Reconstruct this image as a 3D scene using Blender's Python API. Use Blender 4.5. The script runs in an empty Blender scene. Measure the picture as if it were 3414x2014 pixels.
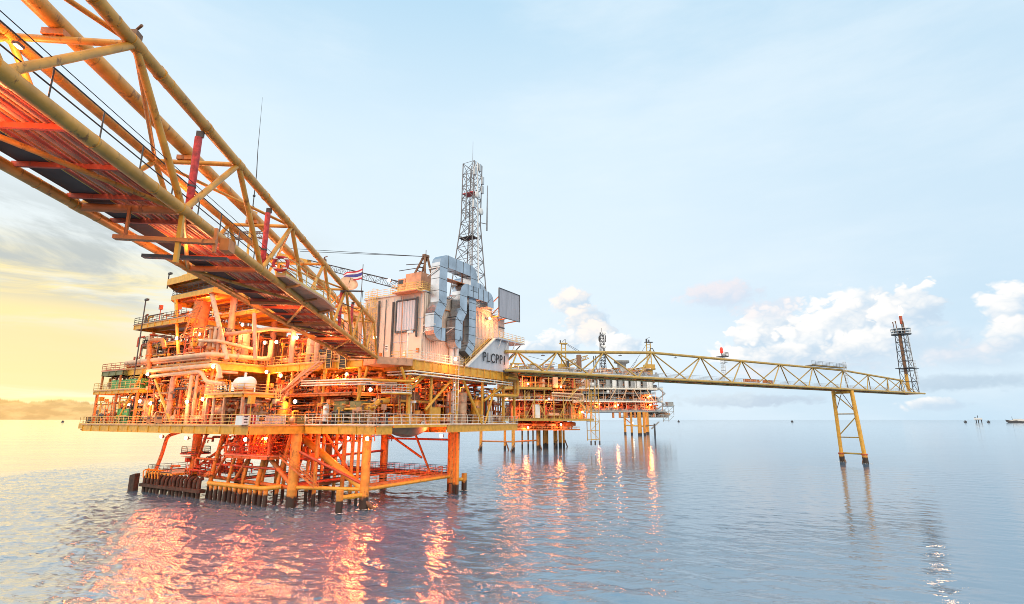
import bpy, math, random
from mathutils import Vector, Matrix
R = math.radians
random.seed(7)
sc = bpy.context.scene
COL = sc.collection

# ------------------------------------------------------------------ camera (18.6 mm lens, tilted up 12.5 deg, 12 m above the sea)
F, CX, CY, H = 1764.0, 1707.0, 1007.0, 12.0
TH = math.atan(392 / 1764.0)
cam = bpy.data.cameras.new('camera'); camo = bpy.data.objects.new('camera', cam); COL.objects.link(camo)
camo.location = (0, 0, H); camo.rotation_euler = (R(90) + TH, 0, 0)
cam.sensor_width = 36; cam.lens = 36 * F / 3414; cam.clip_start = 0.1; cam.clip_end = 90000
sc.camera = camo

def ray(x, y):
    a = (x - CX) / F; b = (CY - y) / F
    return Vector((a, math.cos(TH) - b * math.sin(TH), math.sin(TH) + b * math.cos(TH)))
CAMP = Vector((0, 0, H))

class Frame:
    """a local metric frame on the sea: origin on the water, turned about z"""
    def __init__(s, x, y, deg):
        s.o = Vector((x, y, 0)); s.r = R(deg); s.M = Matrix.Rotation(s.r, 3, 'Z'); s.I = s.M.transposed()
    def w(s, p): return s.o + s.M @ Vector(p)
    def l(s, p): return s.I @ (Vector(p) - s.o)
    def X(s, px, py, v): return s._hit(px, py, 0, v)      # where a survey sight line meets the plane x = v, y = v or z = v
    def Y(s, px, py, v): return s._hit(px, py, 1, v)
    def Z(s, px, py, v): return s._hit(px, py, 2, v)
    def _hit(s, px, py, i, v):
        c = s.l(CAMP); d = s.I @ ray(px, py)
        return c + d * ((v - c[i]) / d[i])

PL = Frame(-20.32, 76.71, 59.5)     # main platform: x runs away to the right, y away to the left
NB = Frame(0, 0, 5.69)              # near footbridge: y runs along it
FB = Frame(0.0, 98.0, 31.7)         # flare bridge: x runs along it
P2 = Frame(0.46, 212.2, 14)         # second platform
P3 = Frame(96.0, 465.0, 8)          # third platform
WD = Frame(0, 0, 0)

# ------------------------------------------------------------------ materials
MATS = {}
def mat(name, col, rough=0.5, metal=0.0, var=0.25, rust=0.0, scale=1.5, emit=None, growth=False, bump=0.0, streak=False):
    m = bpy.data.materials.new(name); m.use_nodes = True
    nt = m.node_tree; N = nt.nodes; L = nt.links
    b = N['Principled BSDF']; b.inputs['Roughness'].default_value = rough; b.inputs['Metallic'].default_value = metal
    if emit:
        b.inputs['Base Color'].default_value = (*col, 1)
        b.inputs['Emission Color'].default_value = (*col, 1); b.inputs['Emission Strength'].default_value = emit
        MATS[name] = m; return m
    geo = N.new('ShaderNodeNewGeometry')
    nz = N.new('ShaderNodeTexNoise'); nz.inputs['Scale'].default_value = scale; nz.inputs['Detail'].default_value = 5
    if streak:
        mp = N.new('ShaderNodeMapping'); mp.inputs['Scale'].default_value = (1, 1, 0.18)
        L.new(geo.outputs['Position'], mp.inputs['Vector']); L.new(mp.outputs['Vector'], nz.inputs['Vector'])
    else: L.new(geo.outputs['Position'], nz.inputs['Vector'])
    cr = N.new('ShaderNodeValToRGB'); L.new(nz.outputs['Fac'], cr.inputs['Fac'])
    cr.color_ramp.elements[0].position = 0.3; cr.color_ramp.elements[1].position = 0.7
    cr.color_ramp.elements[0].color = (*[c * (1 - var) for c in col], 1)
    cr.color_ramp.elements[1].color = (*[min(1, c * (1 + var * 0.6)) for c in col], 1)
    out = cr.outputs['Color']
    if rust:
        n2 = N.new('ShaderNodeTexNoise'); n2.inputs['Scale'].default_value = scale * 1.7; n2.inputs['Detail'].default_value = 8; n2.inputs['Roughness'].default_value = 0.7
        mp2 = N.new('ShaderNodeMapping'); mp2.inputs['Scale'].default_value = (1, 1, 0.35); mp2.inputs['Location'].default_value = (7, 3, 1)
        L.new(geo.outputs['Position'], mp2.inputs['Vector']); L.new(mp2.outputs['Vector'], n2.inputs['Vector'])
        mr = N.new('ShaderNodeMapRange'); mr.inputs['From Min'].default_value = 0.66 - rust * 0.2; mr.inputs['From Max'].default_value = 0.74 - rust * 0.2
        L.new(n2.outputs['Fac'], mr.inputs['Value'])
        mx = N.new('ShaderNodeMix'); mx.data_type = 'RGBA'; mx.inputs['B'].default_value = (0.10, 0.032, 0.012, 1)
        mul = N.new('ShaderNodeMath'); mul.operation = 'MULTIPLY'; mul.inputs[1].default_value = 0.75
        L.new(mr.outputs['Result'], mul.inputs[0]); L.new(mul.outputs[0], mx.inputs['Factor']); L.new(out, mx.inputs['A']); out = mx.outputs['Result']
    if growth:   # weed and rust in the splash zone, up to about 2 m above the water
        sx = N.new('ShaderNodeSeparateXYZ'); L.new(geo.outputs['Position'], sx.inputs[0])
        ad = N.new('ShaderNodeMath'); ad.operation = 'MULTIPLY_ADD'; ad.inputs[1].default_value = -1.1; L.new(nz.outputs['Fac'], ad.inputs[0]); L.new(sx.outputs['Z'], ad.inputs[2])
        mr = N.new('ShaderNodeMapRange'); mr.inputs['From Min'].default_value = 0.9; mr.inputs['From Max'].default_value = 1.25; mr.inputs['To Min'].default_value = 1; mr.inputs['To Max'].default_value = 0
        L.new(ad.outputs[0], mr.inputs['Value'])
        mx = N.new('ShaderNodeMix'); mx.data_type = 'RGBA'; mx.inputs['B'].default_value = (0.028, 0.016, 0.009, 1)
        L.new(mr.outputs['Result'], mx.inputs['Factor']); L.new(out, mx.inputs['A']); out = mx.outputs['Result']
    L.new(out, b.inputs['Base Color'])
    if bump:
        bp = N.new('ShaderNodeBump'); bp.inputs['Strength'].default_value = bump; bp.inputs['Distance'].default_value = 0.05
        n3 = N.new('ShaderNodeTexNoise'); n3.inputs['Scale'].default_value = 6; L.new(geo.outputs['Position'], n3.inputs['Vector'])
        L.new(n3.outputs['Fac'], bp.inputs['Height']); L.new(bp.outputs['Normal'], b.inputs['Normal'])
    MATS[name] = m; return m

mat('yellow_paint', (0.74, 0.38, 0.045), 0.42, rust=0.25, var=0.22)
mat('bridge_paint', (0.66, 0.31, 0.045), 0.42, rust=0.42, var=0.28, scale=1.6)
mat('tower_grey', (0.20, 0.20, 0.21), 0.5, var=0.3)
mat('jacket_paint', (0.72, 0.30, 0.04), 0.5, rust=0.4, var=0.3, growth=True)
mat('orange_paint', (0.60, 0.20, 0.05), 0.5, rust=0.45, var=0.3)
mat('primer_red', (0.50, 0.09, 0.04), 0.55, rust=0.35, var=0.3)
mat('pipe_cream', (0.66, 0.42, 0.26), 0.45, rust=0.2, var=0.2)
mat('pipe_salmon', (0.60, 0.30, 0.17), 0.45, rust=0.3, var=0.25)
mat('cream_wall', (0.66, 0.56, 0.47), 0.55, rust=0.1, var=0.1, streak=True)
mat('grey_wall', (0.52, 0.55, 0.60), 0.5, var=0.1, rust=0.05, streak=True)
mat('white_paint', (0.78, 0.78, 0.75), 0.45, var=0.1, rust=0.08, streak=True)
mat('galvanised', (0.55, 0.57, 0.58), 0.38, metal=0.65, var=0.2)
mat('duct_steel', (0.50, 0.53, 0.57), 0.25, metal=0.9, var=0.25, scale=0.5)
mat('seam_dark', (0.10, 0.11, 0.12), 0.5)
mat('dark_steel', (0.055, 0.055, 0.06), 0.5, var=0.4, rust=0.2)
mat('grating', (0.05, 0.04, 0.035), 0.7, var=0.4)
mat('rail_paint', (0.78, 0.52, 0.16), 0.45, rust=0.15)
mat('rail_white', (0.84, 0.78, 0.66), 0.45, rust=0.15)
mat('rail_dark', (0.07, 0.065, 0.06), 0.5)
mat('red_paint', (0.52, 0.03, 0.03), 0.4, rust=0.0, var=0.3)
mat('red_faded', (0.56, 0.05, 0.05), 0.5, var=0.5, scale=5)
mat('green_paint', (0.10, 0.36, 0.09), 0.45, rust=0.15)
mat('olive_paint', (0.20, 0.20, 0.08), 0.5, rust=0.2)
mat('brown_steel', (0.20, 0.10, 0.05), 0.55, rust=0.5)
mat('hull_grey', (0.20, 0.16, 0.11), 0.5, var=0.2)
mat('canopy_orange', (0.70, 0.34, 0.06), 0.4, var=0.12)
mat('black', (0.02, 0.02, 0.022), 0.5)
mat('glass_dark', (0.03, 0.04, 0.05), 0.12)
mat('rubber', (0.07, 0.042, 0.028), 0.8, var=0.6, rust=0.4)
mat('board_grey', (0.36, 0.37, 0.42), 0.5, var=0.16, streak=True)
mat('flag_red', (0.55, 0.03, 0.05), 0.7); mat('flag_white', (0.8, 0.8, 0.8), 0.7); mat('flag_blue', (0.06, 0.06, 0.28), 0.7)
mat('far_grey', (0.34, 0.35, 0.34), 0.5, rust=0.2, scale=0.6)
mat('far_yellow', (0.55, 0.33, 0.06), 0.5, rust=0.3, scale=0.5)
mat('flare_yellow', (0.46, 0.30, 0.07), 0.45, rust=0.3, scale=0.7)
mat('lamp_glow', (1.0, 0.86, 0.62), emit=9)
mat('flame_glow', (1.0, 0.60, 0.36), emit=2.6)
mat('beacon_red', (1.0, 0.04, 0.02), emit=0.9)

# ------------------------------------------------------------------ mesh builder
class G:
    def __init__(s): s.v = []; s.f = []; s.sm = []; s.mi = []; s.m = 0
    def _face(s, idx, smooth=False): s.f.append(idx); s.sm.append(smooth); s.mi.append(s.m)
    def box(s, p, q):
        x0, x1 = sorted((p[0], q[0])); y0, y1 = sorted((p[1], q[1])); z0, z1 = sorted((p[2], q[2])); n = len(s.v)
        s.v += [Vector(c) for c in ((x0,y0,z0),(x1,y0,z0),(x1,y1,z0),(x0,y1,z0),(x0,y0,z1),(x1,y0,z1),(x1,y1,z1),(x0,y1,z1))]
        for t in ((0,3,2,1),(4,5,6,7),(0,1,5,4),(1,2,6,5),(2,3,7,6),(3,0,4,7)): s._face([n + i for i in t])
        return s
    def beam(s, p, q, w, h=None, up=(0, 0, 1)):
        p, q = Vector(p), Vector(q); h = h or w; d = (q - p).normalized(); u = Vector(up)
        if abs(d.dot(u)) > 0.98: u = Vector((1, 0, 0))
        r = d.cross(u).normalized(); u = r.cross(d).normalized(); r *= w / 2; u *= h / 2; n = len(s.v)
        for e in (p, q): s.v += [e - r - u, e + r - u, e + r + u, e - r + u]
        for t in ((0,1,2,3),(7,6,5,4),(0,4,5,1),(1,5,6,2),(2,6,7,3),(3,7,4,0)): s._face([n + i for i in t])
        return s
    def ibeam(s, p, q, w, h, t=0.03):
        p, q = Vector(p), Vector(q); d = (q - p).normalized(); u = Vector((0, 0, 1))
        if abs(d.dot(u)) > 0.98: u = Vector((1, 0, 0))
        r = d.cross(u).normalized(); u = r.cross(d)
        s.beam(p + u * (h / 2 - t / 2), q + u * (h / 2 - t / 2), w, t); s.beam(p - u * (h / 2 - t / 2), q - u * (h / 2 - t / 2), w, t)
        return s.beam(p, q, t, h - 2 * t)
    def tube(s, pts, r, n=8, bend=0.0, cap=True):
        pts = [Vector(p) for p in pts]
        if bend and len(pts) > 2:
            o = [pts[0]]
            for i in range(1, len(pts) - 1):
                a, b, c = pts[i - 1], pts[i], pts[i + 1]
                k = min(bend, (a - b).length * 0.48, (c - b).length * 0.48)
                p0 = b + (a - b).normalized() * k; p1 = b + (c - b).normalized() * k
                for t in (0, .25, .5, .75, 1): o.append(p0 * (1 - t) ** 2 + b * 2 * t * (1 - t) + p1 * t * t)
            o.append(pts[-1]); pts = o
        rr = r if isinstance(r, (list, tuple)) else [r] * len(pts)
        base = len(s.v); ref = None
        for i, p in enumerate(pts):
            d = (pts[min(i + 1, len(pts) - 1)] - pts[max(i - 1, 0)]).normalized()
            if ref is None:
                ref = Vector((0, 0, 1)) if abs(d.z) < 0.9 else Vector((1, 0, 0))
            x = (ref - d * ref.dot(d)).normalized(); y = d.cross(x); ref = x
            for k in range(n):
                t = 2 * math.pi * k / n; s.v.append(p + (x * math.cos(t) + y * math.sin(t)) * rr[i])
        for i in range(len(pts) - 1):
            for k in range(n):
                a = base + i * n + k; b = base + i * n + (k + 1) % n
                s._face([a, b, b + n, a + n], n > 5)
        if cap:
            for e, rev in ((0, True), (len(pts) - 1, False)):
                m = len(s.v); s.v += [s.v[base + e * n + k].copy() for k in range(n)]
                s._face([m + k for k in (reversed(range(n)) if rev else range(n))])
        return s
    def cyl(s, p, q, r, n=12): return s.tube([p, q], r, n)
    def lathe(s, c, prof, n=16, axis=2):
        """prof: (radius, height) pairs about an axis through c"""
        c = Vector(c); base = len(s.v)
        for (r, h) in prof:
            for k in range(n):
                t = 2 * math.pi * k / n; e = (r * math.cos(t), r * math.sin(t), h)
                s.v.append(c + Vector(e if axis == 2 else ((h, e[0], e[1]) if axis == 0 else (e[0], h, e[1]))))
        for i in range(len(prof) - 1):
            for k in range(n):
                a = base + i * n + k; b = base + i * n + (k + 1) % n
                s._face([a, b, b + n, a + n] if axis != 1 else [a, a + n, b + n, b], True)
        for e, rev in ((0, axis != 1), (len(prof) - 1, axis == 1)):
            m = len(s.v); s.v += [s.v[base + e * n + k].copy() for k in range(n)]
            s._face([m + k for k in (reversed(range(n)) if rev else range(n))])
        return s
    def prism(s, poly, z0, z1):
        n = len(poly); b = len(s.v)
        s.v += [Vector((x, y, z0)) for x, y in poly] + [Vector((x, y, z1)) for x, y in poly]
        ar = sum(poly[i][0] * poly[(i + 1) % n][1] - poly[(i + 1) % n][0] * poly[i][1] for i in range(n))
        i0 = list(range(n)) if ar > 0 else list(reversed(range(n)))
        s._face([b + i for i in reversed(i0)]); s._face([b + n + i for i in i0])
        for k in range(n):
            i, j = i0[k], i0[(k + 1) % n]; s._face([b + i, b + j, b + n + j, b + n + i])
        return s
    def slab(s, pts, th):
        """a planar outline given thickness along its normal"""
        pts = [Vector(p) for p in pts]; nrm = (pts[1] - pts[0]).cross(pts[2] - pts[0]).normalized() * th; n = len(pts); b = len(s.v)
        s.v += pts + [p + nrm for p in pts]
        s._face([b + i for i in reversed(range(n))]); s._face([b + n + i for i in range(n)])
        for i in range(n): j = (i + 1) % n; s._face([b + i, b + j, b + n + j, b + n + i])
        return s
    def quad(s, a, b, c, d, smooth=False):
        n = len(s.v); s.v += [Vector(a), Vector(b), Vector(c), Vector(d)]; s._face([n, n + 1, n + 2, n + 3], smooth); return s
    def rail(s, pts, h=1.25, step=1.6, r=0.038, mids=(0.36, 0.68), kick=True, n=4):
        pts = [Vector(p) for p in pts]; up = Vector((0, 0, 1))
        for a, b in zip(pts, pts[1:]):
            k = max(1, round((b - a).length / step))
            for i in range(k + 1):
                p = a.lerp(b, i / k); s.tube([p, p + up * h], r, n)
            for m in (h,) + tuple(x * h for x in mids): s.tube([a + up * m, b + up * m], r, n)
            if kick: s.beam(a + up * 0.08, b + up * 0.08, 0.02, 0.15)
        return s
    def stair(s, p, q, w, side=None, rails=True, steps=None, sw=0.05, sh=0.25):
        """flight from p (low) to q (high)"""
        p, q = Vector(p), Vector(q); d = q - p; hd = Vector((d.x, d.y, 0)).normalized()
        sd = Vector((-hd.y, hd.x, 0)) * w / 2; n = steps or max(3, int(abs(d.z) / 0.25))
        for e in (-1, 1): s.beam(p + sd * e, q + sd * e, sw, sh)
        for i in range(n):
            c = p.lerp(q, (i + 0.5) / n); s.beam(c - sd, c + sd, 0.24, 0.03)
        if rails:
            for e in (-1, 1):
                for hgt in (0.95, 0.5): s.tube([p + sd * e + Vector((0, 0, hgt)), q + sd * e + Vector((0, 0, hgt))], 0.03, 4)
                k = max(2, int(d.length / 1.5))
                for i in range(k + 1):
                    c = p.lerp(q, i / k) + sd * e; s.tube([c, c + Vector((0, 0, 0.95))], 0.03, 4)
        return s
    def ladder(s, p, q, w=0.5, cage=True, out=(0, -1, 0), r=0.03):
        p, q = Vector(p), Vector(q); o = Vector(out).normalized(); t = (q - p).cross(o).normalized() * w / 2
        for e in (-1, 1): s.tube([p + t * e, q + t * e], r, 4)
        n = int((q - p).length / 0.4)
        for i in range(n): c = p.lerp(q, (i + .5) / n); s.tube([c - t, c + t], r * 0.7, 4)
        if cage:
            tt = t * 1.5; L = (q - p).length; m = max(2, int(L / 1.2))
            arc = [(math.cos(a), math.sin(a)) for a in (0, .6, 1.2, 1.57, 1.94, 2.54, 3.14)]
            def P(c, k): return c + tt * arc[k][0] + o * 0.75 * arc[k][1]
            lo = p + (q - p) * (2.2 / L if L > 4 else 0.1)
            for i in range(m + 1): s.tube([P(lo.lerp(q, i / m), k) for k in range(7)], r * 0.8, 4, cap=False)
            for k in (1, 3, 5): s.tube([P(lo, k), P(q, k)], r * 0.8, 4)
        return s
    def build(s, name, m, parent, label=None, kind=None):
        fr, org = INFO[parent.name]
        me = bpy.data.meshes.new(name); me.from_pydata([v - org for v in s.v], [], s.f)
        me.polygons.foreach_set('use_smooth', s.sm)
        for x in (m if isinstance(m, (list, tuple)) else [m]): me.materials.append(MATS[x])
        if len(me.materials) > 1: me.polygons.foreach_set('material_index', s.mi)
        me.update()
        o = bpy.data.objects.new(name, me); COL.objects.link(o); o.parent = parent
        INFO[o.name] = (fr, org)
        if label: o['label'] = label
        if kind: o['kind'] = kind
        return o

INFO = {}
def T(name, label, cat, frame, org, group=None):
    """an Empty at a thing's base; its parts are given in the frame's own metres"""
    o = bpy.data.objects.new(name, None); COL.objects.link(o); org = Vector(org)
    o.empty_display_size = 0.5; o.location = frame.w(org); o.rotation_euler = (0, 0, frame.r)
    o['label'] = label; o['category'] = cat
    if group: o['group'] = group
    INFO[o.name] = (frame, org); return o
def copy_thing(o, loc, rz, label=None):
    c = o.copy(); COL.objects.link(c); c.location = loc; c.rotation_euler = (0, 0, rz)
    if label: c['label'] = label
    for ch in list(o.children):
        d = ch.copy(); COL.objects.link(d); d.parent = c
        for g in ch.children:
            e = g.copy(); COL.objects.link(e); e.parent = d
    return c
def light(name, pos, power, col, size=0.25, kind='POINT'):
    l = bpy.data.lights.new(name, kind); l.energy = power; l.color = col; l.shadow_soft_size = size
    o = bpy.data.objects.new(name, l); COL.objects.link(o); o.location = pos; return o
def text_mesh(txt, size, depth, m, parent, name, mw, bold=0.0):
    """raised lettering; mw places it in the parent's own space"""
    c = bpy.data.curves.new(name, 'FONT'); c.body = txt; c.size = size; c.extrude = depth; c.offset = bold; c.space_character = 1.25
    t = bpy.data.objects.new(name, c); COL.objects.link(t); bpy.context.view_layer.update()
    me = bpy.data.meshes.new_from_object(t.evaluated_get(bpy.context.evaluated_depsgraph_get())); bpy.data.objects.remove(t)
    me.materials.clear(); me.materials.append(MATS[m]); me.transform(mw)
    o = bpy.data.objects.new(name, me); COL.objects.link(o); o.parent = parent; return o
# ------------------------------------------------------------------ sea
def sea():
    import numpy as np
    me = bpy.data.meshes.new('sea'); S = 40000; x0, x1, y0, y1, st = -118.0, 122.0, 6.0, 166.0, 0.25
    nx, ny = int((x1 - x0) / st) + 1, int((y1 - y0) / st) + 1
    xs, ys = np.meshgrid(np.linspace(x0, x1, nx), np.linspace(y0, y1, ny)); rg = np.random.RandomState(5); z = np.zeros_like(xs)
    wx = xs + 1.2 * np.sin(ys * .11 + 1) + .8 * np.sin(xs * .07 + ys * .05); wy = ys + 1.1 * np.sin(xs * .09 + 2) + .7 * np.sin(ys * .06 - xs * .04)
    for i in range(54):                    # a wind sea: many short crested wave trains
        lam = 0.7 * (6.0 / 0.7) ** (rg.rand() ** 1.6); ang = R(62) + rg.randn() * .55; k = 2 * math.pi / lam
        z += 0.0060 * lam ** 0.85 * np.sin(k * (math.cos(ang) * wx + math.sin(ang) * wy) + rg.rand() * 6.28) * (.6 + .4 * np.sin(xs * rg.uniform(.02, .09) + ys * rg.uniform(.02, .09) + rg.rand() * 6))
    z = z + 0.8 * z * np.abs(z) / 0.06 * .35                     # sharper crests
    calm = np.clip((xs + 25) / 70, 0, 1); z *= 1.2 - 1.0 * calm  # sheltered water to the right
    fade = np.minimum(np.minimum(xs - x0, x1 - xs) / 12, np.minimum((ys - y0) / 1.5, (y1 - ys) / 45)); z *= np.clip(fade, 0, 1)
    v = np.stack([xs, ys, z], -1).reshape(-1, 3); n = nx * ny
    outer = np.array([(-S, -2000, 0), (S, -2000, 0), (S, S, 0), (-S, S, 0)], float)
    idx = np.arange(n).reshape(ny, nx); q = np.stack([idx[:-1, :-1], idx[:-1, 1:], idx[1:, 1:], idx[1:, :-1]], -1).reshape(-1, 4)
    c0, c1, c2, c3 = 0, nx - 1, n - 1, n - nx; o = n
    ring = np.array([(o, o + 1, c1, c0), (o + 1, o + 2, c2, c1), (o + 2, o + 3, c3, c2), (o + 3, o, c0, c3)])
    F_ = np.concatenate([q, ring]); V_ = np.concatenate([v, outer])
    me.vertices.add(len(V_)); me.vertices.foreach_set('co', V_.ravel()); me.loops.add(F_.size); me.loops.foreach_set('vertex_index', F_.ravel().astype(np.int32))
    me.polygons.add(len(F_)); me.polygons.foreach_set('loop_start', np.arange(len(F_), dtype=np.int32) * 4); me.polygons.foreach_set('use_smooth', np.ones(len(F_), bool)); me.update(calc_edges=True); me.validate()
    o = bpy.data.objects.new('sea', me); COL.objects.link(o); o['kind'] = 'structure'
    m = bpy.data.materials.new('sea_water'); m.use_nodes = True; N = m.node_tree.nodes; L = m.node_tree.links
    b = N['Principled BSDF']; b.inputs['Base Color'].default_value = (0.075, 0.16, 0.25, 1); b.inputs['Roughness'].default_value = 0.05; b.inputs['IOR'].default_value = 3.6
    geo = N.new('ShaderNodeNewGeometry')
    def wave(sc, stretch, ang):
        mp = N.new('ShaderNodeMapping'); mp.inputs['Rotation'].default_value = (0, 0, R(ang)); mp.inputs['Scale'].default_value = (sc * stretch, sc, sc)
        nz = N.new('ShaderNodeTexNoise'); nz.inputs['Scale'].default_value = 1; nz.inputs['Detail'].default_value = 4; nz.inputs['Roughness'].default_value = 0.55; nz.inputs['Distortion'].default_value = 0.3
        L.new(geo.outputs['Position'], mp.inputs['Vector']); L.new(mp.outputs['Vector'], nz.inputs['Vector']); return nz.outputs['Fac']
    w1 = wave(1.9, 0.6, 10); w2 = wave(0.28, 0.45, -12); w3 = wave(0.05, 0.4, 5)
    def ma(op, a, bb):
        n = N.new('ShaderNodeMath'); n.operation = op
        for i, x in enumerate((a, bb)):
            if isinstance(x, (int, float)): n.inputs[i].default_value = x
            else: L.new(x, n.inputs[i])
        return n.outputs[0]
    # patches of smoother and rougher water
    patch = N.new('ShaderNodeMapRange'); patch.inputs['From Min'].default_value = 0.35; patch.inputs['From Max'].default_value = 0.65; patch.inputs['To Min'].default_value = 0.4; patch.inputs['To Max'].default_value = 1.0
    L.new(w3, patch.inputs['Value'])
    # the breeze ruffles the left and near water more than the sheltered right
    sx = N.new('ShaderNodeSeparateXYZ'); L.new(geo.outputs['Position'], sx.inputs[0])
    wind = N.new('ShaderNodeMapRange'); wind.inputs['From Min'].default_value = -30; wind.inputs['From Max'].default_value = 40; wind.inputs['To Min'].default_value = 1.3; wind.inputs['To Max'].default_value = 0.26
    L.new(sx.outputs['X'], wind.inputs['Value'])
    h = ma('MULTIPLY', ma('ADD', ma('MULTIPLY', ma('MULTIPLY', w1, 0.10), patch.outputs[0]), ma('MULTIPLY', w2, 0.16)), wind.outputs[0])
    bp = N.new('ShaderNodeBump'); bp.inputs['Strength'].default_value = 1.0; bp.inputs['Distance'].default_value = 1.0
    L.new(h, bp.inputs['Height']); L.new(bp.outputs['Normal'], b.inputs['Normal'])
    me.materials.append(m)
sea()

# ------------------------------------------------------------------ sky: physical sky under a bright veil, with cumulus to the right and a sunset to the left
SUN_AZ, SUN_EL = -44.0, 3.0
def world():
    w = bpy.data.worlds.new('World'); sc.world = w; w.use_nodes = True; nt = w.node_tree; N = nt.nodes; L = nt.links
    for n in list(N): N.remove(n)
    def val(x, sock):
        if isinstance(x, (int, float)): sock.default_value = x
        else: L.new(x, sock)
    def ma(op, a, b=0.0, c=None, clamp=False):
        n = N.new('ShaderNodeMath'); n.operation = op; n.use_clamp = clamp; val(a, n.inputs[0]); val(b, n.inputs[1])
        if c is not None: val(c, n.inputs[2])
        return n.outputs[0]
    def mix(f, a, b):
        n = N.new('ShaderNodeMix'); n.data_type = 'RGBA'; val(f, n.inputs['Factor'])
        for k, x in (('A', a), ('B', b)):
            if isinstance(x, tuple): n.inputs[k].default_value = (*x, 1)
            else: L.new(x, n.inputs[k])
        return n.outputs['Result']
    def sstep(x, lo, hi):
        n = N.new('ShaderNodeMapRange'); n.interpolation_type = 'SMOOTHSTEP'; val(x, n.inputs['Value']); n.inputs['From Min'].default_value = lo; n.inputs['From Max'].default_value = hi
        return n.outputs['Result']
    tc = N.new('ShaderNodeTexCoord'); sp = N.new('ShaderNodeSeparateXYZ'); L.new(tc.outputs['Generated'], sp.inputs[0])
    el = ma('MULTIPLY', ma('ARCSINE', sp.outputs['Z']), 57.2958)
    az = ma('MULTIPLY', ma('ARCTAN2', sp.outputs['X'], sp.outputs['Y']), 57.2958)
    cb = N.new('ShaderNodeCombineXYZ'); L.new(az, cb.inputs[0]); L.new(el, cb.inputs[1])
    def noise(scx, scy, detail=6, rough=0.55, off=0.0, dist=0.0):
        mp = N.new('ShaderNodeMapping'); mp.inputs['Scale'].default_value = (scx, scy, 1); mp.inputs['Location'].default_value = (off, off * 0.7, off)
        L.new(cb.outputs[0], mp.inputs['Vector']); nz = N.new('ShaderNodeTexNoise'); nz.inputs['Scale'].default_value = 1; nz.inputs['Detail'].default_value = detail
        nz.inputs['Roughness'].default_value = rough; nz.inputs['Distortion'].default_value = dist; L.new(mp.outputs[0], nz.inputs['Vector']); return nz.outputs['Fac']
    ramp = N.new('ShaderNodeValToRGB'); L.new(ma('MULTIPLY', el, 1 / 60.0, clamp=True), ramp.inputs['Fac'])
    E_ = ramp.color_ramp.elements
    stops = [(0.0, (0.62, 0.77, 0.88)), (0.10, (0.66, 0.79, 0.90)), (0.28, (0.72, 0.84, 0.93)), (0.48, (0.66, 0.81, 0.92)), (0.72, (0.46, 0.68, 0.85)), (1.0, (0.24, 0.48, 0.70))]
    E_[0].position, E_[0].color = stops[0][0], (*stops[0][1], 1); E_[1].position, E_[1].color = stops[-1][0], (*stops[-1][1], 1)
    for p, c in stops[1:-1]: e = E_.new(p); e.color = (*c, 1)
    col = ramp.outputs['Color']
    col = mix(ma('MULTIPLY', sstep(az, 5, 50), 0.45), col, (0.40, 0.62, 0.80))           # deeper blue away from the sun
    # thin high veil
    veil = sstep(noise(0.02, 0.07, 6, 0.6, 3), 0.42, 0.72)
    col = mix(ma('MULTIPLY', veil, 0.5), col, (0.80, 0.89, 0.95))
    # sunset side
    da = ma('ABSOLUTE', ma('SUBTRACT', az, SUN_AZ))
    side = sstep(da, 42, 4)
    low = sstep(el, 30, 3)
    col = mix(ma('MULTIPLY', ma('MULTIPLY', side, low), 0.75), col, (0.76, 0.80, 0.74))
    warm = ma('MULTIPLY', sstep(da, 26, 2), ma('MULTIPLY', sstep(el, 16, 11), sstep(el, -1, 1)))
    st = sstep(noise(0.05, 0.42, 7, 0.62, 11, 1.0), 0.40, 0.60)
    col = mix(ma('MULTIPLY', warm, ma('ADD', ma('MULTIPLY', st, 0.7), 0.2)), col, (0.94, 0.78, 0.34))
    core = ma('MULTIPLY', sstep(da, 19, 4), ma('MULTIPLY', sstep(el, 9.5, 6.5), sstep(ma('ADD', el, ma('MULTIPLY', st, -1.2)), 1.4, 2.6)))
    col = mix(ma('MULTIPLY', core, 0.95), col, (0.80, 0.70, 0.40))
    # grey stratus bands over the sunset
    gb = ma('MULTIPLY', ma('MULTIPLY', sstep(el, 8.0, 11.5), sstep(el, 21, 13)), sstep(az, -14, -33))
    gn = sstep(noise(0.05, 0.16, 7, 0.6, 5, 0.8), 0.40, 0.56)
    col = mix(ma('MULTIPLY', ma('MULTIPLY', gb, gn), 0.95), col, (0.44, 0.51, 0.53))
    # low bank of cloud on the left horizon
    bank_h = ma('ADD', ma('MULTIPLY', noise(0.35, 0.0, 6, 0.65, 2), 1.9), 0.55)
    bank = ma('MULTIPLY', sstep(ma('SUBTRACT', bank_h, el), -0.08, 0.12), sstep(az, -22, -32))
    bcol = mix(sstep(noise(0.5, 1.4, 6, 0.6, 8), 0.40, 0.62), (0.36, 0.30, 0.15), (0.62, 0.48, 0.23))
    col = mix(ma('MULTIPLY', bank, 0.9), col, bcol)
    # extra brightness added to the unseen sky behind the viewer, as fill on front faces
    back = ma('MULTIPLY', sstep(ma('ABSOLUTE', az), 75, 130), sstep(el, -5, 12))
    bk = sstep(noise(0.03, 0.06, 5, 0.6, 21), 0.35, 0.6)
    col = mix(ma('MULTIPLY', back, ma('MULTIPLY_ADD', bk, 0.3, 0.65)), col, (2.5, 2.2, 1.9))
    # cumulus: heaps given by the bearing and height of their centres
    def dirs(x, y):
        d = ray(x, y).normalized(); return math.degrees(math.atan2(d.x, d.y)), math.degrees(math.asin(d.z))
    def billow(a_, b_, off):     # rounded lumps with creases between them
        return ma('MULTIPLY', ma('ABSOLUTE', ma('SUBTRACT', noise(a_, b_, 1.5, 0.4, off, 0.3), 0.5)), 3.2)
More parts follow.
